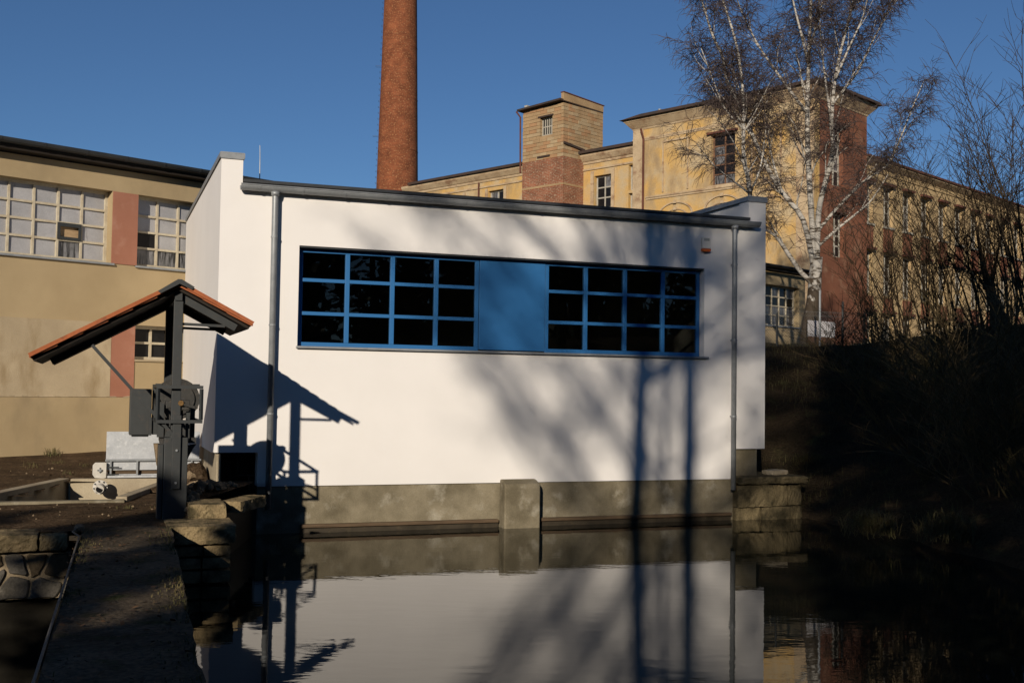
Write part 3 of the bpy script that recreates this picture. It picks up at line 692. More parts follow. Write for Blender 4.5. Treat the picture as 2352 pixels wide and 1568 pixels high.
for a, c_, z0, z1 in rw:
    wide = c_ - a > 1
    grid_window(fr_, OR, hF(.4), a, c_, z0, z1, 2 if wide else 1, 4 if wide else 2, .07, 'whitewood', lambda i, j: 'dark_pane' if RND.random() < .6 else 'smoky_pane', dep=.2, fw=.09)
for a, c_ in ((-13.4, -12.2), (-21.62, -20.3), (-25.1, -23.8)):
    s = MB(); s.box(a - .22, a - .02, .33, .399, 10.8, 13.86); s.box(c_ + .02, c_ + .22, .33, .399, 10.8, 13.86); s.build('window_surround', 'trim', fr_, OR)
MB().tube([(-22.35, .3, 4), (-22.35, .3, 14.3)], .05, 8).build('downpipe', 'redroof', fr_, OR)
MB().tube([(-12.2, 3.2, 15.4), (-12.2, 3.2, 17.2)], [.02, .01], 5).build('aerial', 'dark_steel', fr_, OR)

# stair tower, brick below, blocks above
OT = (-15.7, -1.26, 3)
st = factory_thing('stair_tower', OT, 'square stair tower, red brick below and tan blocks above, barred window')
TX0, TX1, TY0, TY1 = -17.22, -14.18, -1.26, 2.0
uvb = lambda co, n: ((co.x if abs(n.y) > .5 else co.y), co.z)
b = MB(); b.box(TX0, TX1, TY0, .9, 2.5, 14.55)
b.build('brick_shaft', 'brick', st, OT, uvf=uvb)
MB().box(TX0 - .003, TX1 + .004, TY0 - .004, .5, 13.02, 13.14).build('concrete_band', 'block', st, OT)
core = MB(); core.box(TX0 + .05, TX1 - .05, TY0 + .42, TY1, 14.55, 17.4)
core.add([(TX0 + .05, TY0 + .05, 14.55), (TX1 - .05, TY0 + .05, 14.55), (TX1 - .05, TY0 + .05, 15.85), (TX0 + .05, TY0 + .05, 15.85)], [(0, 1, 2, 3)])
core.build('core', 'block', st, OT)
WIN = (-15.93, -15.0, 15.87, 16.85)
row = .192; z = 14.55; k = 0
blk = {}
def block(x0, x1, y0, y1, z0, z1):
    mm = RND.choice(['block'] * 4 + ['block_pink'] * 2 + ['block_pale'] * 2)
    j = R(-.012, .014)
    MB().box(x0 + .008, x1 - .008, y0 - (j if y0 == TY0 else 0), y1, z0 + .008, z1 - .008).build('block', mm, st, OT)
while z < 17.35:
    z1 = min(z + row, 17.55); L_ = .52
    x = TX0 - (L_ / 2 if k % 2 else 0)
    while x < TX1 - .02:
        a, c_ = max(x, TX0), min(x + L_, TX1)
        if c_ > WIN[0] + .01 and a < WIN[1] - .01 and z1 > WIN[2] and z < WIN[3]:
            if a < WIN[0] - .05: block(a, WIN[0], TY0, TY0 + .4, z, z1)
            if c_ > WIN[1] + .05: block(WIN[1], c_, TY0, TY0 + .4, z, z1)
        else: block(a, c_, TY0, TY0 + .4, z, z1)
        x += L_
    y = TY0 + .4 - (L_ / 2 if k % 2 == 0 else 0)
    while y < TY1 - .02:
        a, c_ = max(y, TY0 + .405), min(y + L_, TY1)
        if c_ - a > .06:
            mm = RND.choice(['block'] * 4 + ['block_pink'] * 1 + ['block_pale'] * 3); j = R(-.012, .014)
            MB().box(TX1 - .12, TX1 + j, a + .008, c_ - .008, z + .008, z1 - .008).build('block', mm, st, OT)
        y += L_
    z = z1; k += 1
tw = grid_window(st, OT, hF(TY0), *WIN, 5, 2, .055, 'whitewood', lambda i, j: 'dark_pane', dep=.2, fw=.07)
MB().box(WIN[0] - .12, WIN[1] + .08, TY0 - .05, TY0 + .1, WIN[3] + .005, WIN[3] + .09).build('lintel', 'oldroof', st, OT)
MB().box(-16.05, -15.15, TY0 - .07, TY0 + .02, 14.66, 14.75).build('lintel', 'oldroof', st, OT)
b = MB(); b.add([(TX0 - .2, TY0 - .3, 17.42), (TX1 + .0, TY0 - .3, 17.52), (TX1 + .0, TY1, 17.42), (TX0 - .2, TY1, 17.3), (TX0 - .2, TY0 - .3, 17.52), (TX1 + .0, TY0 - .3, 17.62), (TX1, TY1, 17.5), (TX0 - .2, TY1, 17.4)], [(0, 3, 2, 1), (4, 5, 6, 7), (0, 1, 5, 4), (1, 2, 6, 5), (2, 3, 7, 6), (3, 0, 4, 7)])
b.build('roof', 'oldroof', st, OT)
b = MB(); b.add([(TX1 - .18, TY0 - .02, 17.55), (TX1 + .015, TY0 - .02, 17.55), (TX1 + .015, TY1, 17.5), (TX1 - .18, TY1, 17.5), (TX1 - .18, TY0 - .02, 17.98), (TX1 + .015, TY0 - .02, 17.98), (TX1 + .015, TY1, 17.84), (TX1 - .18, TY1, 17.84)], [(0, 3, 2, 1), (4, 5, 6, 7), (0, 1, 5, 4), (1, 2, 6, 5), (2, 3, 7, 6), (3, 0, 4, 7)])
b.build('parapet', 'block', st, OT)
MB().bar((TX1 - .08, TY0 - .05, 18.0), (TX1 - .08, TY1 + .05, 17.86), .26, .05).build('parapet_capping', 'redroof', st, OT)
b = MB(); b.box(TX0 - .0, TX0 + .2, TY0 + .1, TY1, 17.45, 17.78); b.build('parapet', 'whitewood', st, OT)
MB().tube([(TX0 - .25, TY0 - .28, 17.42), (TX0 - .1, TY0 - .1, 17.1), (TX0 - .08, TY0 - .07, 14.0)], .05, 7).build('downpipe', 'redroof', st, OT)
MB().bar((TX1 + .03, TY0, 15.27), (TX1 + .03, .42, 15.1), .10, .12).build('ledge', 'oldroof', st, OT)

# long wing running away on the right
OW = (-.3, 30, 3)
fw_ = factory_thing('factory_wing', OW, 'long tan factory wing with red brown panels between its window rows')
wx = -.3
ops = []; centres = [5.65 + 2.12 * k for k in range(22)]
for cy in centres:
    ops += [(cy - .5, cy + .5, 10.5, 12.5), (cy - .5, cy + .5, 7.0, 9.15), (cy - .5, cy + .5, 3.7, 6.1)]
MB().wall(hS(wx), 4.96, 53, 2.5, 13.3, .45, ops).build('side_wall', 'tan', fw_, OW, fix=True)
MB().box(wx - .001, wx + .05, 4.97, 53, 13.05, 13.298).build('frieze', 'tan', fw_, OW)
b = MB().prism([(wx - .4, 13.302), (wx + .08, 13.302), (wx + .34, 13.50), (wx + .34, 13.56), (wx - .4, 13.56)], 'y', 4.97, 53); b.build('cornice', 'trim', fw_, OW)
b = MB(); b.add([(wx + .42, 4.98, 13.57), (wx + .42, 53, 13.57), (wx - 8, 53, 14.3), (wx - 8, 4.98, 14.3), (wx + .42, 4.98, 13.68), (wx + .42, 53, 13.68), (wx - 8, 53, 14.45), (wx - 8, 4.98, 14.45)], [(0, 3, 2, 1), (4, 5, 6, 7), (0, 1, 5, 4), (1, 2, 6, 5), (2, 3, 7, 6), (3, 0, 4, 7)])
b.build('roof', 'redroof', fw_, OW)
for k, cy in enumerate(centres):
    for z0, z1 in ((10.5, 12.5), (7.0, 9.15), (3.7, 6.1)):
        if k < 12: grid_window(fw_, OW, hS(wx), cy - .5, cy + .5, z0, z1, 2, 3, .06, 'whitewood', rnd_pane, dep=.18, fw=.09)
        else: MB().add([hS(wx)(cy - .5, .2, z0), hS(wx)(cy + .5, .2, z0), hS(wx)(cy + .5, .2, z1), hS(wx)(cy - .5, .2, z1)], [(0, 1, 2, 3)]).build('window', 'dark_pane', fw_, OW)
        MB().box(wx + .001, wx + .2, cy - .58, cy + .58, z1 + .01, z1 + .12).build('window_hood', 'redroof', fw_, OW)
    MB().box(wx + .001, wx + .03, cy - .52, cy + .52, 9.33, 10.35).build('panel', 'redbrown', fw_, OW)
    MB().box(wx + .001, wx + .09, cy - .6, cy + .6, 10.36, 10.46).build('window_sill', 'whitewood', fw_, OW)
    MB().box(wx + .001, wx + .03, cy - .52, cy + .52, 6.24, 6.9).build('panel', 'redbrown', fw_, OW)

# chimney
ch = thing('brick_chimney', (-8.95, 85, 3), 0, 'tall tapering round red brick factory chimney against the sky', 'chimney')
b = MB(); n = 48
def crad(z): return 1.58 - (z - 17.4) * (1.58 - 1.255) / 14.5
zs = span(2.5, 46, 1.5)
cx0 = 0
b.tube([(0, 0, z) for z in zs], [crad(z) for z in zs], n, cap=False)
b.add([(crad(46) * cos(2 * pi * k / n), crad(46) * sin(2 * pi * k / n), 46) for k in range(n)], [tuple(range(n))])
shaft = b.build('shaft', 'chimney', ch, (0, 0, 3), smooth=False)
me = shaft.data; ul = me.uv_layers.new(name='UVMap')
for p in me.polygons:
    ca = atan2(p.center.y, p.center.x)
    for li in p.loop_indices:
        co = me.vertices[me.loops[li].vertex_index].co; a = atan2(co.y, co.x)
        while a - ca > pi: a -= 2 * pi
        while a - ca < -pi: a += 2 * pi
        ul.data[li].uv = (a * 1.5, co.z)
me.polygons.foreach_set('use_smooth', [True] * len(me.polygons))
for k in range(62):
    z = 5 + k * .45; r_ = crad(z); a = radians(186)
    d = Vector((cos(a), sin(a), 0)); s = Vector((-d.y, d.x, 0)); o_ = .42 if k % 12 == 0 else .10
    MB().tube([d * r_ + s * .2 + Vector((0, 0, z)), d * (r_ + o_) + s * .2 + Vector((0, 0, z)), d * (r_ + o_) - s * .2 + Vector((0, 0, z)), d * r_ - s * .2 + Vector((0, 0, z))], .011, 4).build('rung', 'dark_steel', ch, (0, 0, 3))
for z in span(8, 44, 4.0):
    MB().tube([(0, 0, z), (0, 0, z + .07)], [crad(z) + .012] * 2, n, cap=False).build('iron_band', 'chimney', ch, (0, 0, 3), uvf=lambda co, nn: (co.x, co.z))

# ================================================================== SLUICE WINCH with tiled canopy
OWN = (.83, 13.12, .615)
sw_ = thing('sluice_winch', wA(*OWN), ROT_A, 'dark steel sluice winch on a post under a small tiled gable canopy', 'winch')
def W(name, mbx, m='dark_steel', par=None, **k): return mbx.build(name, m, par or sw_, OWN, **k)
VF, VR = 13.12, 14.35
W('post', MB().box(.765, .865, VF - .05, VF + .05, 1.45, 3.05), bevel=.006)
W('post', MB().box(.745, .865, VR - .06, VR + .06, .55, 3.05), bevel=.006)
ped = W('pedestal', MB().box(.70, .955, VF - .05, VF + .16, .55, 1.50).box(.64, .698, VF + .0, VF + .2, .55, 1.42), bevel=.008)
cf = W('cover_channel', MB().box(.785, .875, VF - .085, VF - .052, .93, 1.75), par=ped, bevel=.004)
for z in (1.0, 1.36, 1.68): W('bolt', MB().tube([(.83, VF - .105, z), (.83, VF - .084, z)], .013, 8), 'zinc', cf)
# roof: apex and eaves in the gable plane
AP = (.81, 3.225); EL = (-.70, 2.385); ER = (1.615, 2.80); VA, VB = 12.95, 15.0
def slope(e, name_side):
    ux, zz = e[0] - AP[0], e[1] - AP[1]; L_ = sqrt(ux * ux + zz * zz); du, dz = ux / L_, zz / L_
    nx, nz = (-dz, du) if du > 0 else (dz, -du)
    return L_, Vector((du, 0, dz)), Vector((nx, 0, nz))
ap = Vector((AP[0], 0, AP[1]))
for e_ in (EL, ER):
    L_, d, nn = slope(e_, '')
    board = MB()
    p0 = ap + Vector((0, VA + .05, 0)) - nn * .045; p1 = ap + d * L_ + Vector((0, VA + .05, 0)) - nn * .045
    vs = []
    for p in (p0, p1):
        for y in (0, VB - VA - .10):
            for t in (0, -.03): vs.append(p + Vector((0, y, 0)) + nn * t)
    board.add(vs, [(0, 1, 3, 2), (4, 6, 7, 5), (0, 4, 5, 1), (2, 3, 7, 6), (0, 2, 6, 4), (1, 5, 7, 3)])
    rb = W('roof_boarding', board, 'dark_wood', fix=True)
    # rafters underneath, front and rear
    for y in ((VF + .02, VR) if e_ is ER else (VR - .1, VR + .35)):
        W('rafter', MB().bar(ap + d * .05 + Vector((0, y, 0)) - nn * .12, ap + d * (L_ - .12) + Vector((0, y, 0)) - nn * .12, .06, .08, nn))
    nrow = int(round(L_ / .29)); tl = L_ / nrow
    tm = MB()
    ncol = 9; tw_ = (VB - VA) / ncol
    prof = [(0, 0), (.25, .018), (.5, .022), (.75, .018), (1, 0)]
    for i in range(5):
        pass
    vs = []
    for s in (0, 1.06):
        for t, h in prof:
            for th in (0, -.016): vs.append(d * (tl * s) + Vector((0, tw_ * t, 0)) + nn * (h * .7 + th + (.004 if s else -.006) - .02))
    fs = []
    for i in range(4):
        a0 = i * 2; b0 = 10 + i * 2
        fs += [(a0, a0 + 2, b0 + 2, b0), (a0 + 1, b0 + 1, b0 + 3, a0 + 3), (b0, b0 + 2, b0 + 3, b0 + 1), (a0, a0 + 1, a0 + 3, a0 + 2)]
    fs += [(0, 10, 11, 1), (8, 9, 19, 18)]
    tm.add(vs, fs)
    first = None
    for r_ in range(nrow):
        for c_ in range(ncol):
            loc = ap + d * (tl * r_) + Vector((0, VA + tw_ * c_, 0)) - Vector(OWN)
            if first is None:
                first = tm.build('roof_tile', 'tile', sw_, (0, 0, 0), fix=True); first.location = loc
            else: inst(first, sw_, loc + nn * R(0, .004), name='roof_tile')
    vg = MB().bar(ap + d * .10 + Vector((0, VA - .012, 0)) + nn * .002, ap + d * (L_ + .01) + Vector((0, VA - .012, 0)) + nn * .002, .024, .042, nn)
    W('verge_tile', vg, 'tile')
W('ridge_cap', MB().prism([(AP[0] - .23, AP[1] - .105), (AP[0] - .02, AP[1] + .035), (AP[0] + .02, AP[1] + .035), (AP[0] + .16, AP[1] - .045), (AP[0] + .13, AP[1] - .075), (AP[0], AP[1] - .015), (AP[0] - .20, AP[1] - .13)], 'y', VA - .05, VB + .02), 'dark_steel')
W('ridge_beam', MB().box(AP[0] - .04, AP[0] + .04, VA + .1, VB - .1, AP[1] - .19, AP[1] - .09))
for y, z in ((VF, 2.775), (VR, 2.79)):
    W('tie_bar', MB().bar((.86, y, z), (1.33, y, z - .01), .025, .03))
W('brace', MB().bar((-.085, VF - .06, 2.51), (.86, VF - .06, 1.45), .03, .035))
# guard frame
gf = MB()
for p, q in (((.60, 2.065), (1.10, 2.065)), ((.60, 1.68), (1.10, 1.68))): gf.bar((p[0], VF - .1, p[1]), (q[0], VF - .1, q[1]), .03, .036)
for x in (.617, 1.082): gf.bar((x, VF - .1, 1.70), (x, VF - .1, 2.045), .034, .03)
for x in (.617, 1.082):
    for z in (1.68, 2.065): gf.bar((x, VF - .085, z), (x, VF + .9, z), .03, .03)
W('guard_frame', gf)
# gear case and wheel
n = 28
WV = 13.85
gw = MB().prism([(.872 + .262 * cos(2 * pi * k / n), 1.92 + .245 * sin(2 * pi * k / n)) for k in range(n)], 'y', WV, WV + .07)
gw.prism([(.872 + .20 * cos(2 * pi * k / n), 1.92 + .19 * sin(2 * pi * k / n)) for k in range(n)], 'y', WV - .03, WV - .002)
wheel = W('gear_wheel', gw, 'greased', fix=True)
W('ear_plate', MB().box(.625, .70, WV - .01, WV + .05, 2.06, 2.10).box(1.05, 1.13, WV - .01, WV + .05, 2.06, 2.10), par=wheel)
W('gate_housing', MB().box(.785, .945, VF + .165, 14.30, .55, 1.42).box(.72, 1.03, 13.95, 14.32, 1.421, 1.66))
W('gear_frame', MB().box(.69, .75, WV + .1, WV + .3, 1.42, 2.0).box(1.0, 1.06, WV + .1, WV + .3, 1.42, 1.95), 'greased')
gb = W('gear_box', MB().box(.785, .965, VF - .02, VF + .12, 1.805, 1.92).box(.71, .784, VF + .02, VF + .14, 1.82, 1.91), 'greased', bevel=.008)
W('shaft', MB().tube([(.865, VF - .07, 1.885), (.865, VF + .1, 1.885)], .03, 14), 'brass', gb)
W('crank', MB().bar((.87, VF - .05, 1.88), (1.03, VF - .05, 1.835), .02, .03).tube([(1.03, VF - .05, 1.835), (1.03, VF - .16, 1.835)], .014, 8), 'greased', gb)
for x, z0, z1, w_ in ((.80, 1.42, 1.80, .035), (.875, 1.45, 1.80, .05), (.955, 1.44, 1.79, .04), (.66, 1.50, 1.88, .07), (.55, 1.52, 1.72, .03)):
    W('upright', MB().box(x - w_ / 2, x + w_ / 2, VF + .06, VF + .13, z0, z1))
W('rack_bar', MB().box(1.00, 1.05, VF + .3, VF + .37, 1.48, 1.85), 'greased')
W('bearing', MB().box(.66, 1.05, VF + .1, VF + .3, 1.43, 1.49).box(.66, .72, VF + .1, VF + .2, 1.36, 1.43), 'greased')
W('bracket', MB().prism([(.60, 1.42), (.70, 1.42), (.70, 1.17), (.64, 1.17)], 'y', VF + .18, VF + .34), 'rubble')
W('bracket', MB().prism([(.95, 1.40), (1.06, 1.42), (1.02, 1.36), (.98, 1.28), (.95, 1.2)], 'y', VF + .12, VF + .2), 'greased')
W('link', MB().bar((.66, VF + .1, 1.9), (.76, VF + .1, 1.7), .03, .04).bar((.76, VF + .1, 1.7), (.68, VF + .1, 1.5), .03, .04), 'greased')
cb = W('control_cabinet', MB().box(.345, .585, VR - .55, VR - .25, 1.495, 2.035), bevel=.008)
tag(cb, 'plain dark grey electrical cabinet beside the winch post')
W('cabinet_plinth', MB().box(.375, .56, VR - .52, VR - .28, 1.475, 1.493), par=cb)
W('cabinet_side', MB().box(.60, .66, VR - .5, VR - .3, 1.50, 2.09))

# ================================================================== YARD THINGS
# galvanised conveyor trough along the house side
OCV = (.7, 18.1, .66)
cv = thing('screenings_conveyor', wA(*OCV), ROT_A, 'galvanised steel conveyor trough with a sheet metal back and end plate', 'conveyor')
def Cv(name, mbx, m='zinc', par=None, **k): return mbx.build(name, m, par or cv, OCV, **k)
Cv('back_sheet', MB().box(.13, 1.50, 18.14, 18.16, .93, 1.36), 'sheet')
Cv('trough', MB().box(.14, 1.50, 18.08, 18.12, .78, .915).box(.14, 1.5, 18.12, 18.5, .70, .715), 'sheet')
Cv('rail', MB().box(.12, 1.52, 18.03, 18.09, .917, .945), 'zinc')
Cv('rail', MB().box(.12, 1.52, 18.03, 18.09, .668, .70), 'sheet')
for x in (.2, .58, .98, 1.38): Cv('stay', MB().box(x - .012, x + .012, 18.035, 18.075, .702, .915))
Cv('belt', MB().box(.16, 1.5, 18.13, 18.45, .718, .765), 'plank')
ep = Cv('end_plate', MB().prism([(-.055, .72), (-.055, .86), (-.02, .90), (.10, .90), (.14, .90), (.14, .67), (.10, .66), (-.02, .67)], 'y', 18.0, 18.06), 'pipe_white', bevel=.006)
for dx, dz in ((-.03, 0), (.03, 0), (0, .03), (0, -.03)): Cv('bolt', MB().tube([(.05 + dx, 17.985, .785 + dz), (.05 + dx, 18.0, .785 + dz)], .010, 6), 'dark_steel', ep)
Cv('bearing', MB().tube([(.05, 17.97, .785), (.05, 18.0, .785)], .022, 10), 'zinc', ep)
Cv('tensioner', MB().bar((.16, 18.01, .83), (.32, 18.01, .83), .015, .015).bar((.16, 18.01, .72), (.32, 18.01, .72), .015, .015), 'dark_steel')
# sunken concrete channel
OCH = (0, 15.2, .6)
chn = thing('concrete_channel', wA(*OCH), ROT_A, 'sunken pale concrete channel set into the yard soil', 'channel')
def Ch(name, mbx, m='concrete_light', **k): return mbx.build(name, m, chn, OCH, **k)
def wall_between(p, q, th, z0, z1):
    p, q = Vector((*p, 0)), Vector((*q, 0)); d = (q - p).normalized(); s = Vector((-d.y, d.x, 0)) * th
    return MB().add([p + Vector((0, 0, z0)), q + Vector((0, 0, z0)), q + s + Vector((0, 0, z0)), p + s + Vector((0, 0, z0)), p + Vector((0, 0, z1)), q + Vector((0, 0, z1)), q + s + Vector((0, 0, z1)), p + s + Vector((0, 0, z1))],
                    [(0, 3, 2, 1), (4, 5, 6, 7), (0, 1, 5, 4), (1, 2, 6, 5), (2, 3, 7, 6), (3, 0, 4, 7)])
Ch('side_wall', wall_between((-1.35, 15.35), (-.38, 18.1), .16, -.3, .665), bevel=.01)
Ch('side_wall', wall_between((.98, 17.75), (.24, 15.15), .14, -.3, .66), bevel=.01)
Ch('end_wall', wall_between((.92, 17.82), (-.36, 17.98), -.14, -.3, .662), bevel=.01)
Ch('kerb', MB().box(-4.0, .34, 15.0, 15.13, .2, .628), 'concrete')
Ch('floor', MB().box(-1.4, 1.0, 15.14, 18.0, -.3, .12), 'wet_concrete')
# flanged pipe end
OFP = tuple(pxA(230, 1118, 17.7))
fp = thing('flanged_pipe', wA(*OFP), ROT_A, 'white flanged pipe end sticking out of the channel wall', 'pipe')
ux, uy, uz = OFP
MB().tube([(ux, uy, uz), (ux, uy - .03, uz)], .105, 24).build('flange', 'pipe_white', fp, OFP)
MB().tube([(ux, uy - .03, uz), (ux - .01, uy - .13, uz - .02)], [.065, .062], 20).build('pipe_stub', 'pipe_white', fp, OFP, smooth=False)
MB().tube([(ux - .01, uy - .131, uz - .02), (ux - .01, uy - .134, uz - .02)], .05, 18).build('pipe_mouth', 'dark_pane', fp, OFP)
for k in range(8):
    a = 2 * pi * k / 8 + .2
    MB().tube([(ux + .087 * cos(a), uy - .045, uz + .087 * sin(a)), (ux + .087 * cos(a), uy - .03, uz + .087 * sin(a))], .012, 6).build('bolt', 'dark_steel', fp, OFP)

def rough_slab(b, x0, x1, y0, y1, z0, z1, amp=.02, nx=8, ny=5, nz=3, seed=0):
    """box with a subdivided, worn surface"""
    rr = random.Random(seed); key = {}
    def V(i, j, k):
        if (i, j, k) not in key:
            x, y, z = x0 + (x1 - x0) * i / nx, y0 + (y1 - y0) * j / ny, z0 + (z1 - z0) * k / nz
            e = (i in (0, nx)) + (j in (0, ny)) + (k in (0, nz))
            s = .5 * amp * (e - 1)
            cx, cy, cz = (x0 + x1) / 2, (y0 + y1) / 2, (z0 + z1) / 2
            x += rr.uniform(-amp, amp) * .6 - (s if x > cx else -s) * (i in (0, nx)); y += rr.uniform(-amp, amp) * .6 - (s if y > cy else -s) * (j in (0, ny)); z += rr.uniform(-amp, amp) * .45 - (s if z > cz else -s) * (k in (0, nz))
            key[(i, j, k)] = len(b.v); b.v.append((x, y, z))
        return key[(i, j, k)]
    for i in range(nx):
        for j in range(ny):
            b.f.append((V(i, j, 0), V(i, j + 1, 0), V(i + 1, j + 1, 0), V(i + 1, j, 0))); b.f.append((V(i, j, nz), V(i + 1, j, nz), V(i + 1, j + 1, nz), V(i, j + 1, nz)))
    for i in range(nx):
        for k in range(nz):
            b.f.append((V(i, 0, k), V(i + 1, 0, k), V(i + 1, 0, k + 1), V(i, 0, k + 1))); b.f.append((V(i, ny, k), V(i, ny, k + 1), V(i + 1, ny, k + 1), V(i + 1, ny, k)))
    for j in range(ny):
        for k in range(nz):
            b.f.append((V(0, j, k), V(0, j, k + 1), V(0, j + 1, k + 1), V(0, j + 1, k))); b.f.append((V(nx, j, k), V(nx, j + 1, k), V(nx, j + 1, k + 1), V(nx, j, k + 1)))
    return b

# stone abutment beside the winch
OAB = (1.05, 12.6, 0)
ab = thing('stone_abutment', wA(*OAB), ROT_A, 'stepped sandstone abutment of worn slabs beside the winch post', 'masonry')
def Ab(name, mbx, m='sandstone', **k): return mbx.build(name, m, ab, OAB, **k)
Ab('slab', rough_slab(MB(), .70, 1.405, 12.16, 12.92, .425, .622, .011, 18, 12, 5, 1))
Ab('slab', rough_slab(MB(), .965, 1.37, 12.84, 13.5, .605, .775, .010, 14, 12, 5, 2))
s3 = MB(); rough_slab(s3, -.13, .13, -.42, .42, .60, .74, .010, 7, 16, 4, 3)
s3.v = [(1.68 + x * cos(-.5) - y * sin(-.5), 13.85 + x * sin(-.5) + y * cos(-.5), z) for x, y, z in s3.v]; Ab('slab', s3)
for k, (zz, h) in enumerate(((.30, .115), (.165, .125), (.02, .135), (-.3, .31))):
    x = .66
    i = 0
    while x < 1.36:
        x2 = min(x + R(.28, .45), 1.37)
        if 1.37 - x2 < .12: x2 = 1.37
        Ab('stone', rough_slab(MB(), x, x2 - .008, 12.20, 12.9, zz, zz + h - .008, .008, 5, 4, 2, 10 + k * 7 + i)); x = x2; i += 1
core_poly = [(.66, 12.9), (1.33, 12.9), (1.33, 13.45), (2.05, 15.95), (.66, 15.95)]
Ab('core', MB().prism(core_poly, 'z', -.8, .56), 'pit_shade')  # black colour stands in for the winch's shade on this face
# rubble on top
rr = random.Random(5)
def pebble(b, c, r, seed):
    q = random.Random(seed); n1 = 6
    ax = [q.uniform(.6, 1.3) for _ in range(3)]
    vs = [(c[0], c[1], c[2] + r * ax[2])]
    for ring in (.55, -.1):
        rad = sqrt(1 - ring * ring)
        for k in range(n1):
            a = 2 * pi * k / n1 + q.uniform(-.3, .3); j = q.uniform(.8, 1.15)
            vs.append((c[0] + r * ax[0] * rad * cos(a) * j, c[1] + r * ax[1] * rad * sin(a) * j, c[2] + r * ax[2] * ring * j))
    vs.append((c[0], c[1], c[2] - r * ax[2] * .6))
    fs = [(0, 1 + k, 1 + (k + 1) % n1) for k in range(n1)] + [(1 + k, 1 + n1 + k, 1 + n1 + (k + 1) % n1, 1 + (k + 1) % n1) for k in range(n1)] + [(1 + n1 + k, 2 * n1 + 1, 1 + n1 + (k + 1) % n1) for k in range(n1)]
    b.add(vs, fs)
rub = MB()
for k in range(420):
    u, v = rr.uniform(.95, 1.75), rr.uniform(12.95, 15.6)
    if u > yard_edge(v) - .03: continue
    pebble(rub, (u, v, yard_h(u, v) + .015 + .10 * max(0, 1 - abs(u - 1.2) / .5) * max(0, 1 - abs(v - 14.2) / 1.2)), rr.uniform(.012, .05) * (1 if rr.random() < .85 else 1.7), k)
ro = rub.build('rubble', 'rubble', None, (0, 0, 0)); ro.rotation_euler = (0, 0, ROT_A); tag(ro, 'pale broken mortar rubble strewn beside the dark house opening', 'rubble', kind='stuff')
gr = MB()
for k in range(260):
    u, v = 1.0 - 7 * rr.random() ** 2, rr.uniform(12.5, 20)
    if -1.5 < u < 1.1 and 14.9 < v < 18.3: continue
    pebble(gr, (u, v, yard_h(u, v) + .005), rr.uniform(.006, .018) * (1.8 if rr.random() < .06 else 1), k)
go_ = gr.build('gravel', 'rubble'); go_.rotation_euler = (0, 0, ROT_A); tag(go_, 'scattered pebbles lying on the brown yard soil', 'gravel', kind='stuff')
# heap of soil by the house corner
heap = MB()
hx = span(.95, 1.52, .04); hy = span(16.5, 18.0, .08)
heap = grid_mesh(hx, hy, lambda u, v: .56 + .36 * max(0, 1 - ((u - 1.35) / .42) ** 2) * max(0, 1 - ((v - 17.3) / .75) ** 2) + .16 * fbm(u * 9, v * 9))
ho = heap.build('soil_heap', 'soil', None, (1.25, 17.2, .6)); ho.location = wA(1.25, 17.2, .6); ho.rotation_euler = (0, 0, ROT_A)
tag(ho, 'small heap of dark soil against the pump house corner', 'soil')
for k, (u, v, r_, lab) in enumerate(((1.33, 14.75, .10, 'large pale broken stone on the rubble before the dark opening'), (1.22, 16.35, .09, 'jagged pale lump lying at the foot of the house corner'), (-3.0, 18.6, .12, 'pale stone lying on the open yard soil before the workshop'))):
    pb = MB(); pebble(pb, (0, 0, 0), r_, 90 + k); pebble(pb, (.3 * r_, .2 * r_, .1 * r_), r_ * .8, 95 + k)
    po = pb.build('loose_stone', 'rubble'); po.location = wA(u, v, yard_h(u, v) + r_ * .5); tag(po, lab, 'stone')

# stone retaining wall left of the walkway
ORW = (-1.2, 12.1, 0)
rwl = thing('retaining_wall', wA(*ORW), ROT_A, 'irregular fieldstone retaining wall with thick coping left of the walkway', 'wall')
MB().box(-9, -.222, 12.10, 12.5, -.04, .405).build('mortar_bed', 'mortar', rwl, ORW)
MB().box(-9, -.222, 12.22, 12.5, -1.2, -.042).build('wall_footing', 'pit_shade', rwl, ORW)
# irregular stones: voronoi cells in the face, each an own stone
rs = random.Random(12)
seeds = []
for i in range(24):
    for j in range(2):
        seeds.append((-6.75 + i * .285 + (j % 2) * .14 + rs.uniform(-.10, .10), .05 + j * .23 + rs.uniform(-.07, .07)))
    if rs.random() < .5: seeds.append((-6.7 + i * .285 + rs.uniform(-.1, .1), .2 + rs.uniform(-.1, .1)))
def clip(poly, p, q):
    mx, mz = (p[0] + q[0]) / 2, (p[1] + q[1]) / 2; nx, nz = q[0] - p[0], q[1] - p[1]; L_ = math.hypot(nx, nz); nx /= L_; nz /= L_
    mx -= nx * .017; mz -= nz * .017; out = []
    for a, c in zip(poly, poly[1:] + poly[:1]):
        da = (a[0] - mx) * nx + (a[1] - mz) * nz; dc = (c[0] - mx) * nx + (c[1] - mz) * nz
        if da <= 0: out.append(a)
        if da * dc < 0:
            t = da / (da - dc); out.append((a[0] + (c[0] - a[0]) * t, a[1] + (c[1] - a[1]) * t))
    return out
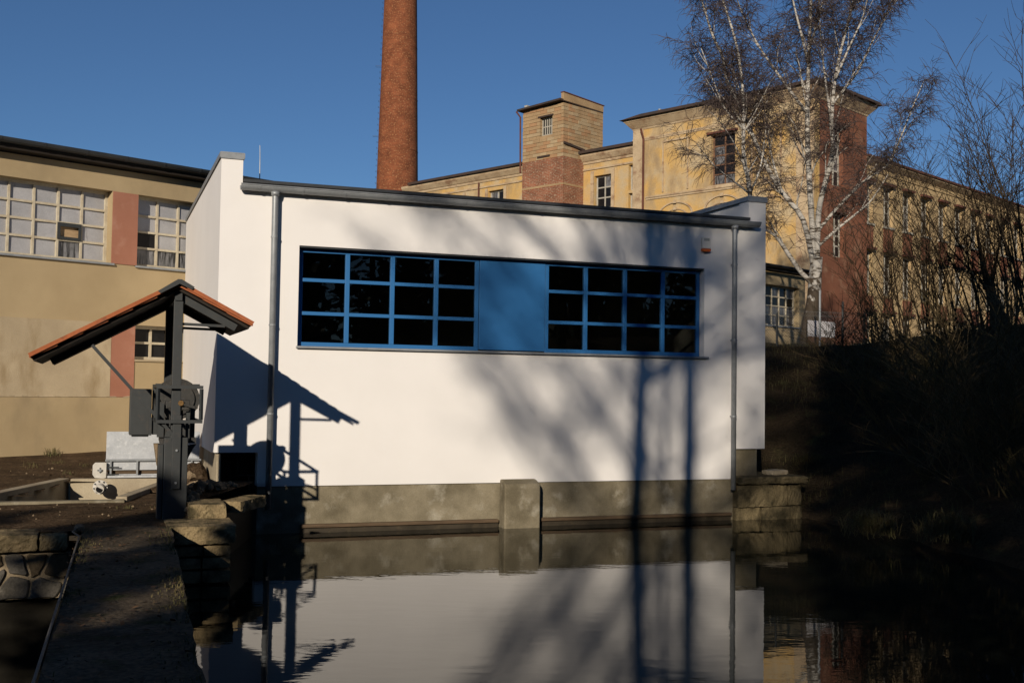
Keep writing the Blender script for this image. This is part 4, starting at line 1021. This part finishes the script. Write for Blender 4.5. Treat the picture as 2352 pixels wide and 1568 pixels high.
for i, p in enumerate(seeds):
    poly = [(-6.8, -.035), (-.235, -.035), (-.235, .40), (-6.8, .40)]
    for j, q in enumerate(seeds):
        if j != i and math.hypot(q[0] - p[0], q[1] - p[1]) < .9: poly = clip(poly, p, q)
        if len(poly) < 3: break
    if len(poly) < 3: continue
    # round the corners
    rp = []
    for a, c in zip(poly, poly[1:] + poly[:1]):
        rp += [(a[0] * .9 + c[0] * .1 + rs.uniform(-.008, .008), a[1] * .9 + c[1] * .1 + rs.uniform(-.008, .008)), (a[0] * .5 + c[0] * .5 + rs.uniform(-.012, .012), a[1] * .5 + c[1] * .5 + rs.uniform(-.012, .012)), (a[0] * .1 + c[0] * .9, a[1] * .1 + c[1] * .9)]
    n = len(rp); cx = sum(a[0] for a in rp) / n; cz = sum(a[1] for a in rp) / n; h = rs.uniform(.02, .045)
    s = MB()
    rings = [(1.0, 12.101), (.985, 12.10 - h * .7), (.90, 12.10 - h)]
    vs = [(cx + (a[0] - cx) * f, y, cz + (a[1] - cz) * f) for f, y in rings for a in rp] + [(cx, 12.10 - h * 1.15, cz)]
    fs = [(r_ * n + k, r_ * n + (k + 1) % n, (r_ + 1) * n + (k + 1) % n, (r_ + 1) * n + k) for r_ in range(2) for k in range(n)] + [(2 * n + k, 2 * n + (k + 1) % n, 3 * n) for k in range(n)]
    s.add(vs, fs); s.build('stone', rs.choice(['grey_stone', 'grey_stone', 'brown_stone']), rwl, ORW)
x = -6.9; k = 0
while x < -.3:
    x2 = min(x + rs.uniform(.38, .62), -.235)
    rough_slab(MB(), x, x2 - .012, 12.0 + rs.uniform(-.01, .02), 12.5, .432, .60 + rs.uniform(-.01, .012), .013, 12, 10, 5, 200 + k).build('coping_stone', 'sandstone', rwl, ORW); x = x2; k += 1

# cable along the left edge of the walkway
cpts = [(-.12, 12.3, .62), (-.16, 12.12, .645), (-.205, 11.9, .63)] + [(-.262 + (v - 6.03) * .021 - .01 * sin(v * 2.1), v, .618 + .010 * sin(v * 3.3)) for v in span(11.6, 1, .5)[::1]]
cpts = cpts[:3] + sorted(cpts[3:], key=lambda p: -p[1])
cb_ = MB().tube(cpts, .009, 7).build('edge_cable', 'cable', None, (-.2, 9, .6)); cb_.location = wA(-.2, 9, .6); cb_.rotation_euler = (0, 0, ROT_A)
tag(cb_, 'thin grey cable running along the mossy walkway edge', 'cable')
cp = MB(); rough_slab(cp, -.19, -.10, 12.05, 12.25, .60, .665, .012, 4, 5, 3, 77)
co_ = cp.build('cable_cap', 'rubble', None, (-.15, 12.15, .6)); co_.location = wA(-.15, 12.15, .6); co_.rotation_euler = (0, 0, ROT_A); tag(co_, 'pale mortar lump where the cable meets the yard', 'mortar')

# right abutment under the house corner
ORA = (10.3, 16.1, 0)
ra = thing('corner_abutment', wA(*ORA), ROT_A, 'low stained stone abutment below the right corner of the white house', 'masonry')
rough_slab(MB(), 9.84, 11.2, 15.95, 17.0, .585, .715, .016, 24, 9, 4, 31).build('coping', 'abut', ra, ORA)
for k, (zz, h) in enumerate(((.22, .365), (-.3, .52))):
    x = 9.86; i = 0
    while x < 11.15:
        x2 = min(x + R(.3, .75), 11.16)
        if 11.16 - x2 < .18: x2 = 11.16
        rough_slab(MB(), x, x2 - .012, 16.02 + R(-.03, .05), 16.9, zz - R(0, .015), zz + h - .008, .015, 9, 5, 5, 300 + k * 9 + i).build('stone', 'abut', ra, ORA); x = x2; i += 1
sl = MB(); rough_slab(sl, -.19, .19, -.13, .13, 0, .09, .014, 7, 5, 3, 55)
so = sl.build('stone_block', 'concrete_light'); so.location = wA(10.78, 16.3, .71); so.rotation_euler = (0, 0, ROT_A + .25); tag(so, 'loose grey stone block resting on the corner abutment', 'stone')

# ================================================================== PLANTS
def wander(start, d, length, n, wob, droop, rr):
    p = Vector(start); d = Vector(d).normalized(); pts = [p.copy()]; s = length / n
    for i in range(n):
        d = (d + Vector((rr.gauss(0, wob), rr.gauss(0, wob), rr.gauss(0, wob) - droop))).normalized()
        p = p + d * s; pts.append(p.copy())
    return pts
def rand_dir(rr, up=.3):
    a = rr.uniform(0, 2 * pi); return Vector((cos(a), sin(a), up)).normalized()
def along(pts, t):
    f = t * (len(pts) - 1); i = min(int(f), len(pts) - 2); w = f - i
    return pts[i].lerp(pts[i + 1], w), (pts[i + 1] - pts[i]).normalized()

def twig_spray(tb, start, d, L_, rr, n_tw, tw_len, r0=.009, droop=.12, sub=True):
    br = wander(start, d, L_, 5, .12, .0, rr)
    tb.tube(br, [r0 * (1 - .75 * i / 5) for i in range(6)], 4, cap=False)
    for _ in range(n_tw):
        t = rr.uniform(.2, 1); p, dd = along(br, t)
        td = (dd * .9 + rand_dir(rr, -.1) * .9)
        tw = wander(p, td, tw_len * rr.uniform(.5, 1.2), 3, .34, droop, rr)
        tb.tube(tw, [.0065, .0055, .0045, .003], 3, cap=False)
        if sub and rr.random() < .75:
            p2, d2 = along(tw, rr.uniform(.2, .7))
            t2 = wander(p2, d2 + rand_dir(rr, -.4) * .9, tw_len * rr.uniform(.3, .7), 2, .2, droop * 1.5, rr)
            tb.tube(t2, [.005, .0042, .003], 3, cap=False)

BD = 29.0
def px_stem(pts, depth, rr, dy0=0, dy1=0):
    n = len(pts); return [at_depth(x, y, depth + dy0 + (dy1 - dy0) * i / (n - 1)) for i, (x, y) in enumerate(pts)]
def smooth_pts(P, k=3):
    out = []
    for i in range(len(P) - 1):
        p0, p1, p2, p3 = P[max(i - 1, 0)], P[i], P[i + 1], P[min(i + 2, len(P) - 1)]
        for j in range(k):
            t = j / k
            out.append(.5 * ((2 * p1) + (p2 - p0) * t + (2 * p0 - 5 * p1 + 4 * p2 - p3) * t * t + (3 * p1 - p0 - 3 * p2 + p3) * t ** 3))
    out.append(P[-1]); return out
def birch(stems, org, label, seed, density, name='birch_tree'):
    rr = random.Random(seed)
    t = thing(name, org, 0, label, 'tree', 'birches behind the pump house')
    tb, cb = MB(), MB()
    for pts, r0, r1, d0, d1, leafy in stems:
        P = smooth_pts(px_stem(pts, BD, rr, d0, d1))
        n = len(P)
        tb.tube(P, [(r0 + (r1 - r0) * i / (n - 1)) * (.86 if leafy else 1) for i in range(n)], 10 if r0 > .08 else 7)
        if not leafy: continue
        Ls = sum((b_ - a_).length for a_, b_ in zip(P, P[1:]))
        for _ in range(int(Ls * 1.5 * leafy)):
            tt = rr.uniform(.1, .9); p, dd = along(P, tt); rb = max(.010, (r0 + (r1 - r0) * tt) * .33)
            mb_ = wander(p, dd * 1.25 + rand_dir(rr, .35) * .7, rr.uniform(.8, 1.8) * (1.15 - .4 * tt), 7, .12, -.03, rr)
            tb.tube(mb_, [rb * (1 - .8 * q / 7) for q in range(8)], 5, cap=False)
            for _ in range(6):
                p2, d2 = along(mb_, rr.uniform(.25, 1)); twig_spray(cb, p2, d2 + rand_dir(rr, .1) * .9, rr.uniform(.35, .9), rr, 9, .5, droop=.22)
        for _ in range(int(Ls * density * .45 * leafy)):
            tt = rr.uniform(.12, 1) ** .8; p, dd = along(P, tt)
            side = (dd * rr.uniform(.3, .9) + rand_dir(rr, rr.uniform(-.1, .5)) * 1.0)
            twig_spray(cb, p, side, rr.uniform(.4, 1.3) * (1.1 - .4 * tt), rr, 13, .58, droop=.26)
    tr = tb.build('trunk', 'birch', t, org, smooth=True)
    cr = cb.build('crown', 'twig', t, org)
    return t
base = at_depth(1852, 832, BD); base.z = 3.0
trunk = [(1849, 850), (1853, 800), (1860, 740), (1869, 690), (1872, 640), (1876, 590)]
stems = [
    (trunk, .235, .15, 0, 0, 0),
    ([(1869, 640), (1868, 560), (1858, 401), (1854, 279), (1856, 188), (1859, 105), (1863, 0), (1868, -150), (1872, -330)], .105, .02, 0, .3, 1.0),
    ([(1876, 600), (1880, 489), (1893, 429), (1912, 349), (1910, 279), (1915, 209), (1926, 140), (1961, 0), (1992, -120), (2012, -260)], .095, .02, 0, -.6, 1.0),
    ([(1870, 620), (1845, 506), (1797, 443), (1762, 384), (1730, 314), (1706, 255), (1671, 192), (1660, 133), (1636, 80), (1612, 0), (1592, -90)], .085, .02, 0, -1.2, 1.15),
    ([(1870, 655), (1840, 625), (1811, 584), (1784, 545), (1755, 525), (1725, 510)], .085, .03, 0, -.8, .8),
    ([(1878, 560), (1884, 523), (1978, 422), (2037, 380), (2065, 325), (2097, 244), (2121, 188)], .06, .012, 0, .8, 1.1),
    ([(1880, 565), (1930, 520), (1978, 482), (2005, 455), (2040, 400)], .05, .012, 0, -.8, .9),
    ([(1913, 240), (1919, 230), (1968, 168), (1999, 105), (2030, 45), (2048, 0), (2066, -70)], .05, .012, -.4, .6, 1.25),
    ([(1854, 260), (1818, 213), (1772, 150), (1734, 91), (1699, 17), (1680, -50)], .055, .012, .1, 1.0, 1.25),
    ([(1857, 150), (1845, 98), (1821, 0), (1808, -80)], .05, .015, .2, -.5, 1.2),
    ([(1912, 300), (1898, 200), (1885, 90), (1880, -30)], .045, .012, -.3, .3, 1.2),
    ([(1920, 180), (1950, 110), (1985, 30), (2000, -60)], .04, .012, -.5, -1.2, 1.2),
    ([(1730, 314), (1690, 270), (1640, 225), (1600, 140)], .035, .008, -.7, 0, 1.3),
    ([(1860, 110), (1880, 40), (1905, -60), (1915, -150)], .04, .012, .2, 1.0, 1.1),
    ([(1797, 443), (1770, 350), (1757, 260), (1735, 180)], .04, .01, -.4, .6, 1.1),
]
birch(stems, base, 'large many stemmed white birch with a haze of bare twigs', 3, 7.6)
base2 = at_depth(1738, 832, BD - 1.0); base2.z = 3.0
stems2 = [
    ([(1738, 850), (1732, 640), (1722, 436), (1708, 366), (1708, 297), (1706, 209), (1692, 105), (1660, 0), (1640, -70)], .085, .02, -1.0, -1.0, .75),
    ([(1722, 445), (1745, 390), (1755, 330), (1760, 290)], .035, .01, -1.0, -.4, .8),
    ([(1722, 445), (1690, 420), (1640, 380), (1600, 330)], .035, .01, -1.0, -.6, .9),
    ([(1708, 297), (1665, 250), (1640, 190), (1610, 110)], .035, .01, -1.0, -1.4, 1.1),
]
birch(stems2, base2, 'slender birch stem rising behind the right parapet of the white house', 4, 8.0)

def shrub(px, py, Y, n, hmin, hmax, lean, label, seed, mats='shrub', twigs=9, spread=.45, group='bare shrubs on the dark bank', z=None):
    rr = random.Random(seed)
    g = at_depth(px, py, Y); gz = bank_h(g.x, g.y) if z is None else z
    org = Vector((g.x, g.y, gz - .05))
    t = thing('bare_shrub', org, 0, label, 'shrub', group)
    sb, tb = MB(), MB()
    for k in range(n):
        a = rr.uniform(0, 2 * pi); s = rr.uniform(.05, spread)
        d = Vector((cos(a) * s + lean * rr.uniform(.3, 1.2), sin(a) * s * .6, 1)).normalized()
        L_ = rr.uniform(hmin, hmax); p0 = org + Vector((cos(a) * rr.uniform(0, .3), sin(a) * rr.uniform(0, .3), 0))
        P = wander(p0, d, L_, 9, .085, -.012, rr); r0 = .008 + .0028 * L_ * rr.uniform(.8, 1.4)
        sb.tube(P, [max(.004, r0 * (1 - .9 * i / 9)) for i in range(10)], 5, cap=False)
        for _ in range(int(twigs * L_ / 3)):
            p, dd = along(P, rr.uniform(.22, .98))
            tw = wander(p, dd * .9 + rand_dir(rr, .25) * 1.0, rr.uniform(.35, 1.25), 4, .16, -.015, rr)
            tb.tube(tw, [.0075, .006, .005, .004, .003], 3, cap=False)
            for _ in range(2):
                p2, d2 = along(tw, rr.uniform(.25, .9))
                t2 = wander(p2, d2 + rand_dir(rr, .2) * 1.0, rr.uniform(.15, .5), 2, .14, 0, rr)
                tb.tube(t2, [.005, .004, .003], 3, cap=False)
    sb.build('stem', mats, t, org); tb.build('twig_mass', mats, t, org)
    return t
SH = [(2010, 840, 26.5, 13, 1.6, 3.0, -.25, 'low left leaning bare shrub beside the birch and fence'),
      (2075, 845, 25.5, 13, 2.0, 4.0, -.28, 'left leaning bare shrub in front of the pale factory doorway'),
      (2130, 840, 26.5, 12, 2.2, 4.4, -.24, 'bare shrub with many slanting rods before the tan factory wing'),
      (2195, 835, 25.0, 12, 2.4, 4.6, -.20, 'tall bare shrub spreading its rods before the factory wing windows'),
      (2255, 830, 24.5, 12, 2.6, 5.2, -.14, 'very tall bare shrub whose tips rise above the wing roof'),
      (2310, 825, 24.0, 13, 2.8, 5.6, -.12, 'tallest bare shrub thicket with straight rods against the sky'),
      (2370, 815, 23.0, 13, 3.0, 6.0, -.10, 'dense bare shrub thicket with dark trunk at the bank end'),
      (2430, 810, 22.5, 13, 3.2, 6.6, -.12, 'bare shrub beyond the thicket, reaching its top twigs into the sky')]
for i, s in enumerate(SH): shrub(*s, seed=50 + i, mats='shrub', twigs=11)
LOW = [(1990, 1010, 22.5, 12, .8, 1.6, -.4, 'low arching bare shrub on the dark bank below the fence'),
       (2120, 1030, 21.0, 14, .9, 2.0, -.45, 'sprawling bare shrub halfway down the dark bank'),
       (2230, 1080, 19.0, 14, 1.2, 2.6, -.5, 'bare shrub drooping over the pond from the dark bank'),
       (2330, 1120, 17.5, 14, 1.3, 2.8, -.5, 'thick bare shrub leaning low over the water edge'),
       (2400, 1000, 19.5, 12, 1.4, 2.6, -.25, 'high bare shrub on the steep end of the dark bank')]
LOW += [(1930, 960, 24.0, 12, .6, 1.2, -.3, 'small bare shrub just below the board behind the fence'),
        (2060, 950, 23.5, 12, .7, 1.5, -.4, 'bare shrub on the bank shoulder under the left leaning rods'),
        (2180, 960, 22.0, 16, .8, 1.8, -.45, 'tangled bare shrub in the middle of the dark bank'),
        (2290, 960, 21.0, 16, .9, 1.9, -.4, 'tangled bare shrub below the dark trunk'),
        (2350, 1180, 15.8, 16, 1.2, 2.6, -.55, 'bare brush arching far out over the pond'),
        (2270, 1190, 16.4, 14, .9, 2.0, -.6, 'low bare brush trailing into the pond beside the brown tussock'),
        (2150, 1150, 18.0, 12, .9, 1.9, -.55, 'thin bare brush overhanging the water near the tussocks')]
M['brush'] = mat('pale_brush_twig', (.12, .085, .042), (.085, .06, .03), scale=3, rough=.85, bump=0, grain=0, spec=.15)
for i, s in enumerate(LOW): shrub(*s, seed=80 + i, mats='brush' if i % 2 == 0 else 'shrub_green', twigs=18, spread=.9, group='bare shrubs low on the bank')
# stump-like dark trunk in the thicket
tb = MB(); rr = random.Random(9)
p = at_depth(2300, 815, 23.6); gz = bank_h(p.x, p.y)
org = Vector((p.x, p.y, gz - .1))
tt = thing('bare_tree', org, 0, 'short dark leaning tree trunk standing inside the shrub thicket', 'tree')
P = [org, org + Vector((-.05, 0, .5)), org + Vector((-.18, .1, 1.0)), org + Vector((-.34, .1, 1.6)), org + Vector((-.42, .2, 2.3)), org + Vector((-.55, .2, 3.1))]
MB().tube(smooth_pts(P), [.21, .19, .17, .15, .13, .115, .10, .085, .07, .055, .045, .035, .028, .022, .016, .01], 9).build('trunk', 'shrub', tt, org, smooth=True)
cb = MB()
for _ in range(26):
    q, d = along(P, rr.uniform(.35, 1)); twig_spray(cb, q, d + rand_dir(rr, .3), rr.uniform(.6, 1.6), rr, 6, .5, r0=.014, droop=-.02)
cb.build('crown', 'shrub', tt, org)

# grass on the bank and tufts by the water
gb = MB(); rr = random.Random(21)
def blade(b, p, h, lean, w):
    a = rr.uniform(0, 2 * pi); d = Vector((cos(a), sin(a), 0)); s = Vector((-d.y, d.x, 0)) * w
    m_ = p + d * lean * .35 + Vector((0, 0, h * .65)); e_ = p + d * lean + Vector((0, 0, h * .85))
    b.add([p - s, p + s, m_ + s * .7, m_ - s * .7, e_], [(0, 1, 2, 3), (3, 2, 4)])
for k in range(16000):
    x, y = rr.uniform(4.3, 13), rr.uniform(11, 29)
    z = bank_h(x, y)
    if z < .12 or fbm(x * .8 + 3, y * .8) < -.05: continue
    blade(gb, Vector((x, y, z - .02)), rr.uniform(.06, .22), rr.uniform(.03, .2), .004)
tag(gb.build('bank_grass', 'grass'), 'sparse dry grass growing over the dark bank', 'grass', kind='stuff')
for (px, py, lab, n, h) in ((2000, 1205, 'drooping yellow green grass tussock hanging at the water edge', 420, .30), (2180, 1215, 'brown dead grass tussock hanging over the pond', 420, .34), (1850, 1060, 'mossy green tuft on the bank beside the stone block', 300, .22)):
    p = on_z(px, py, .30 if py > 1100 else .85); tf = MB()
    for k in range(n):
        a = rr.uniform(0, 2 * pi); r_ = rr.uniform(0, .32) ; q = p + Vector((cos(a) * r_ * 1.3, sin(a) * r_, rr.uniform(-.12, .06) - r_ * .2))
        blade(tf, q, rr.uniform(.4, 1) * h, rr.uniform(.1, .35), .005)
    o = tf.build('grass_tussock', 'grass', None, tuple(p)); o.location = p; tag(o, lab, 'grass')
wm = MB()
for k in range(2600):
    v = rr.uniform(3.5, 12.2); e_ = rr.random() ** 2 * .22; u = (.52 + (v - 5.8) * .0324 - e_) if rr.random() < .6 else (-.235 + (v - 6.03) * .021 + e_)
    if fbm(u * 5, v * 1.3) < -.04: continue
    blade(wm, wA(u, v, .605), rr.uniform(.012, .045), rr.uniform(.01, .05), .004)
lt = MB()
for k in range(1500):
    if k < 700: v = rr.uniform(3.5, 12.4); u = rr.uniform(-.2, .5 + (v - 5.8) * .03); z = .632
    else: u, v = 1.0 - 5 * rr.random() ** 1.6, rr.uniform(12.5, 19); z = yard_h(u, v) + .012
    if -1.5 < u < 1.0 and 14.9 < v < 18.2: continue
    c = wA(u, v, z); a = rr.uniform(0, 2 * pi); r_ = rr.uniform(.008, .028); d1 = Vector((cos(a), sin(a), rr.uniform(-.3, .5))) * r_; d2 = Vector((-sin(a), cos(a), rr.uniform(-.3, .5))) * r_ * .6
    lt.add([c - d1, c - d2, c + d1, c + d2], [(0, 1, 2, 3)])
tag(lt.build('leaf_litter', 'leaf'), 'dead leaves scattered over walkway and yard', 'leaves', kind='stuff')
tag(wm.build('walkway_moss', 'grass'), 'low moss and grass along both walkway edges', 'moss', kind='stuff')
yt = MB()
for k in range(70):
    u, v = 1.0 - 5.5 * rr.random() ** 1.3, rr.uniform(12.4, 20.5)
    if (-1.6 < u < 1.2 and 14.8 < v < 18.4) or fbm(u * .9, v * .9) < -.03: continue
    for q in range(26):
        uu, vv = u + rr.gauss(0, .07), v + rr.gauss(0, .07)
        if uu > .95: continue
        blade(yt, wA(uu, vv, yard_h(uu, vv) - .005), rr.uniform(.02, .09), rr.uniform(.02, .08), .004)
tag(yt.build('yard_grass', 'grass'), 'thin tufts of grass on the brown yard soil', 'grass', kind='stuff')
# weeds at the foot of the workshop wall
wd = MB()
for k in range(1500):
    t_ = rr.uniform(4, 10.6); dd = rr.uniform(.02, .5) * rr.random(); q = uB * t_ + nB * (OFF_B - .05 - dd); c_ = inA(q)
    if fbm(t_ * 1.9, 2) < .03: continue
    blade(wd, Vector((q.x, q.y, yard_h(c_.x, c_.y) - .01)), rr.uniform(.05, .2), rr.uniform(.02, .15), .006)
tag(wd.build('weeds', 'grass'), 'dry weeds along the foot of the ochre workshop wall', 'weeds', kind='stuff')

# fence on the bank top
FA, FB = at_depth(1735, 830, 26.8), at_depth(1990, 830, 27.6)
FA.z = FB.z = 3.1
fc = thing('chain_link_fence', FA, 0, 'wire mesh fence with steel posts along the bank top', 'fence')
d = (FB - FA); L_ = d.length; d.normalize(); H_ = .98
for px, ztop in ((1783, 4.02), (1881, 4.6), (1934, 4.35), (1985, 4.1)):
    t = (px - 1735) / 255 * L_; p = FA + d * t
    MB().tube([p, Vector((p.x, p.y, ztop))], .028, 8).build('post', 'zinc' if px == 1881 else 'dark_steel', fc, tuple(FA))
for z in (.98, .88, .5, .1): MB().tube([FA + Vector((0, 0, z)), FB + Vector((0, 0, z))], .005, 4).build('wire', 'fence', fc, tuple(FA))
ms = MB(); st_ = .07; k = 0; x = -H_
while x < L_:
    for sgn in (1, -1):
        a, c_ = (x, x + H_) if sgn > 0 else (x + H_, x)
        p, q = (a, 0.0), (c_, H_)
        def cut(s_, z_): return max(0, min(L_, s_))
        t0, t1 = 0.0, 1.0
        dx = q[0] - p[0]
        lo_, hi_ = sorted(((0 - p[0]) / dx, (L_ - p[0]) / dx)); t0, t1 = max(t0, lo_), min(t1, hi_)
        if t1 <= t0: continue
        A_ = FA + d * (p[0] + dx * t0) + Vector((0, 0, H_ * t0)); B_ = FA + d * (p[0] + dx * t1) + Vector((0, 0, H_ * t1))
        ms.tube([A_, B_], .0035, 3, cap=False)
    x += st_
mo = ms.build('wire_mesh', 'fence', fc, tuple(FA)); mo['kind'] = 'stuff'
# board behind the fence
p0, p1 = at_depth(1857, 830, 28.6), at_depth(1916, 830, 29.3)
mid = (p0 + p1) / 2; mid.z = 3.0
bd = thing('board_panel', mid, atan2(p1.y - p0.y, p1.x - p0.x), 'white topped brown board standing behind the wire fence', 'board'); hw = (p1 - p0).length / 2
MB().box(-hw, hw, -.03, .03, .55, .96).build('upper_board', 'panel_white', bd)
MB().box(-hw, hw, -.025, .025, .1, .546).build('lower_board', 'panel_brown', bd)
for x in (-hw + .08, hw - .08): MB().box(x - .03, x + .03, .032, .09, 0, .95).build('leg', 'dark_wood', bd)

# ================================================================== TREES BEHIND THE PHOTOGRAPHER (they throw the shade in the picture)
def alder(x, y, h, seed, lab, r0=.13, clear=.45, dens=3.0, tw=7, lean=(0, 0)):
    rr = random.Random(seed); org = Vector((x, y, .6))
    t = thing('bare_alder', org, 0, lab, 'tree', 'bare alders behind the photographer')
    tb, cb = MB(), MB()
    P = wander(org, (lean[0], lean[1], 1), h, 14, .025, -.01, rr)
    tb.tube(P, [r0 * (1 - .86 * i / 14) for i in range(15)], 9)
    for _ in range(int(h * dens * (1 - clear))):
        tt = rr.uniform(clear, .97); p, dd = along(P, tt)
        L_ = (1 - tt) * h * .45 + rr.uniform(.8, 1.8)
        br = wander(p, dd * .6 + rand_dir(rr, .35), L_, 6, .12, -.02, rr); rb = r0 * (1 - .86 * tt) * .5 + .006
        tb.tube(br, [rb * (1 - .85 * i / 6) for i in range(7)], 5, cap=False)
        for _ in range(int(3 + L_ * 2.2)):
            q, d2 = along(br, rr.uniform(.25, 1)); twig_spray(cb, q, d2 + rand_dir(rr, .2) * .8, rr.uniform(.5, 1.2), rr, tw, .45, r0=.011, droop=0)
    tb.build('trunk', 'alder', t, org, smooth=True); cb.build('crown', 'alder', t, org)
alder(-2.88, -6.5, 19, 101, 'straight bare alder on the near bank behind the photographer', r0=.22, clear=.50, dens=2.6)
alder(-1.78, -6.1, 18, 105, 'slightly crooked bare alder next to the straight one', r0=.22, clear=.62, dens=1.3)
alder(-4.45, -16.0, 21, 103, 'broad bare alder farther back on the near bank', r0=.10, clear=.46, dens=5.2, tw=8)
alder(-2.7, -20.0, 23, 104, 'tall bare alder at the back of the near bank', r0=.10, clear=.5, dens=2.6, tw=7)
alder(-6.3, -25.0, 25, 106, 'many branched bare alder left of the tall one', r0=.10, clear=.48, dens=5.2, tw=8)
def conifer(x, y, z0, h, rad, seed, lab, n=2600):
    rr = random.Random(seed); org = Vector((x, y, z0))
    t = thing('spruce_tree', org, 0, lab, 'tree', 'spruces shading the pond')
    MB().tube([org, org + Vector((0, 0, h))], [.14, .02], 8).build('trunk', 'alder', t, org)
    cb = MB()
    for k in range(n):
        f = rr.random() ** .75; z = h * (.03 + .95 * f); a = rr.uniform(0, 2 * pi)
        rmax = rad * (1 - f) ** .8 * (1 + .12 * sin(a * 5 + seed) + .2 * (rr.random() - .5)); r_ = rmax * rr.uniform(.25, 1)
        d = Vector((cos(a), sin(a), -.25)); c = org + Vector((cos(a) * r_, sin(a) * r_, z))
        s = Vector((-sin(a), cos(a), rr.uniform(-.3, .3))) * rr.uniform(.07, .16); e = d * rr.uniform(.25, .5)
        cb.add([c - s, c + s, c + e + s * .5, c + e - s * .5], [(0, 1, 2, 3)])
    cb.build('crown', 'needles', t, org)
for i, (x, y, z0, h, rad, lab) in enumerate((
        (3.9, 3.4, .3, 8.5, 1.5, 'young spruce at the water edge on the near right bank'), (5.6, 5.0, .6, 9.5, 1.9, 'full spruce a little higher on the right bank'),
        (7.6, 6.2, 1.2, 11.5, 2.2, 'tall dense spruce on the right bank'), (9.8, 8.0, 2.0, 12.5, 2.4, 'broad spruce on the upper right bank'),
        (.95, -8.2, .6, 15.3, 2.6, 'very tall slim spruce behind the walkway start'), (3.0, -9.4, .6, 16.5, 2.6, 'very tall spruce behind the slim one'), (4.6, -7.4, .6, 16, 2.8, 'very tall spruce beside the first giant'), (7.2, -6.0, .8, 16, 2.9, 'tall spruce at the end of the spruce row'))):
    conifer(x, y, z0, h, rad, 400 + i, lab, 3200 if h > 14 else 800)
for i, (x, y, h, rad, lab) in enumerate(((-4.2, -5.2, 5.4, 1.5, 'low spruce behind the walkway start'), (-5.9, -5.0, 6.3, 1.6, 'bushy spruce left of the low one'), (-7.5, -5.2, 6.6, 1.6, 'rounded spruce near the left end of the hedge'), (-9.2, -5.4, 6.4, 1.6, 'pointed spruce at the left end of the hedge'), (-11, -5.2, 6.2, 1.7, 'outlying spruce beyond the hedge end'), (-2.6, -5.4, 4.8, 1.3, 'small spruce at the foot of the alders'))):
    conifer(x, y, .6, h, rad, 430 + i, lab, 1300 if x > -7 else 520)
# woodland added far behind the photographer to cut sky light and pane reflections
wb = MB(); rr = random.Random(77)
for k in range(230):
    x, y, h = (rr.uniform(-75, 70), rr.uniform(-56, -42), rr.uniform(11, 15.5)) if k < 120 else (rr.uniform(24, 80), rr.uniform(-44, -4), rr.uniform(9, 14))
    wb.tube([(x, y, 0), (x + rr.uniform(-.4, .4), y, h)], [.2, .04], 5, cap=False)
    for q in range(90):
        f = rr.random(); a = rr.uniform(0, 2 * pi); r_ = (1 - f * .8) * 2.6 * rr.random() ** .5
        c = Vector((x + r_ * cos(a), y + r_ * sin(a), .5 + h * f * .98)); s1 = Vector((rr.uniform(-1, 1), rr.uniform(-1, 1), rr.uniform(-.6, .6))).normalized() * .5; s2 = Vector((rr.uniform(-1, 1), rr.uniform(-.4, .4), rr.uniform(-1, 1))).normalized() * .5
        wb.add([c - s1, c + s2, c + s1, c - s2], [(0, 1, 2, 3)])
tag(wb.build('unseen_woodland', 'needles'), 'dark woodland added far behind the photographer to cut sky light', 'wood', kind='stuff')
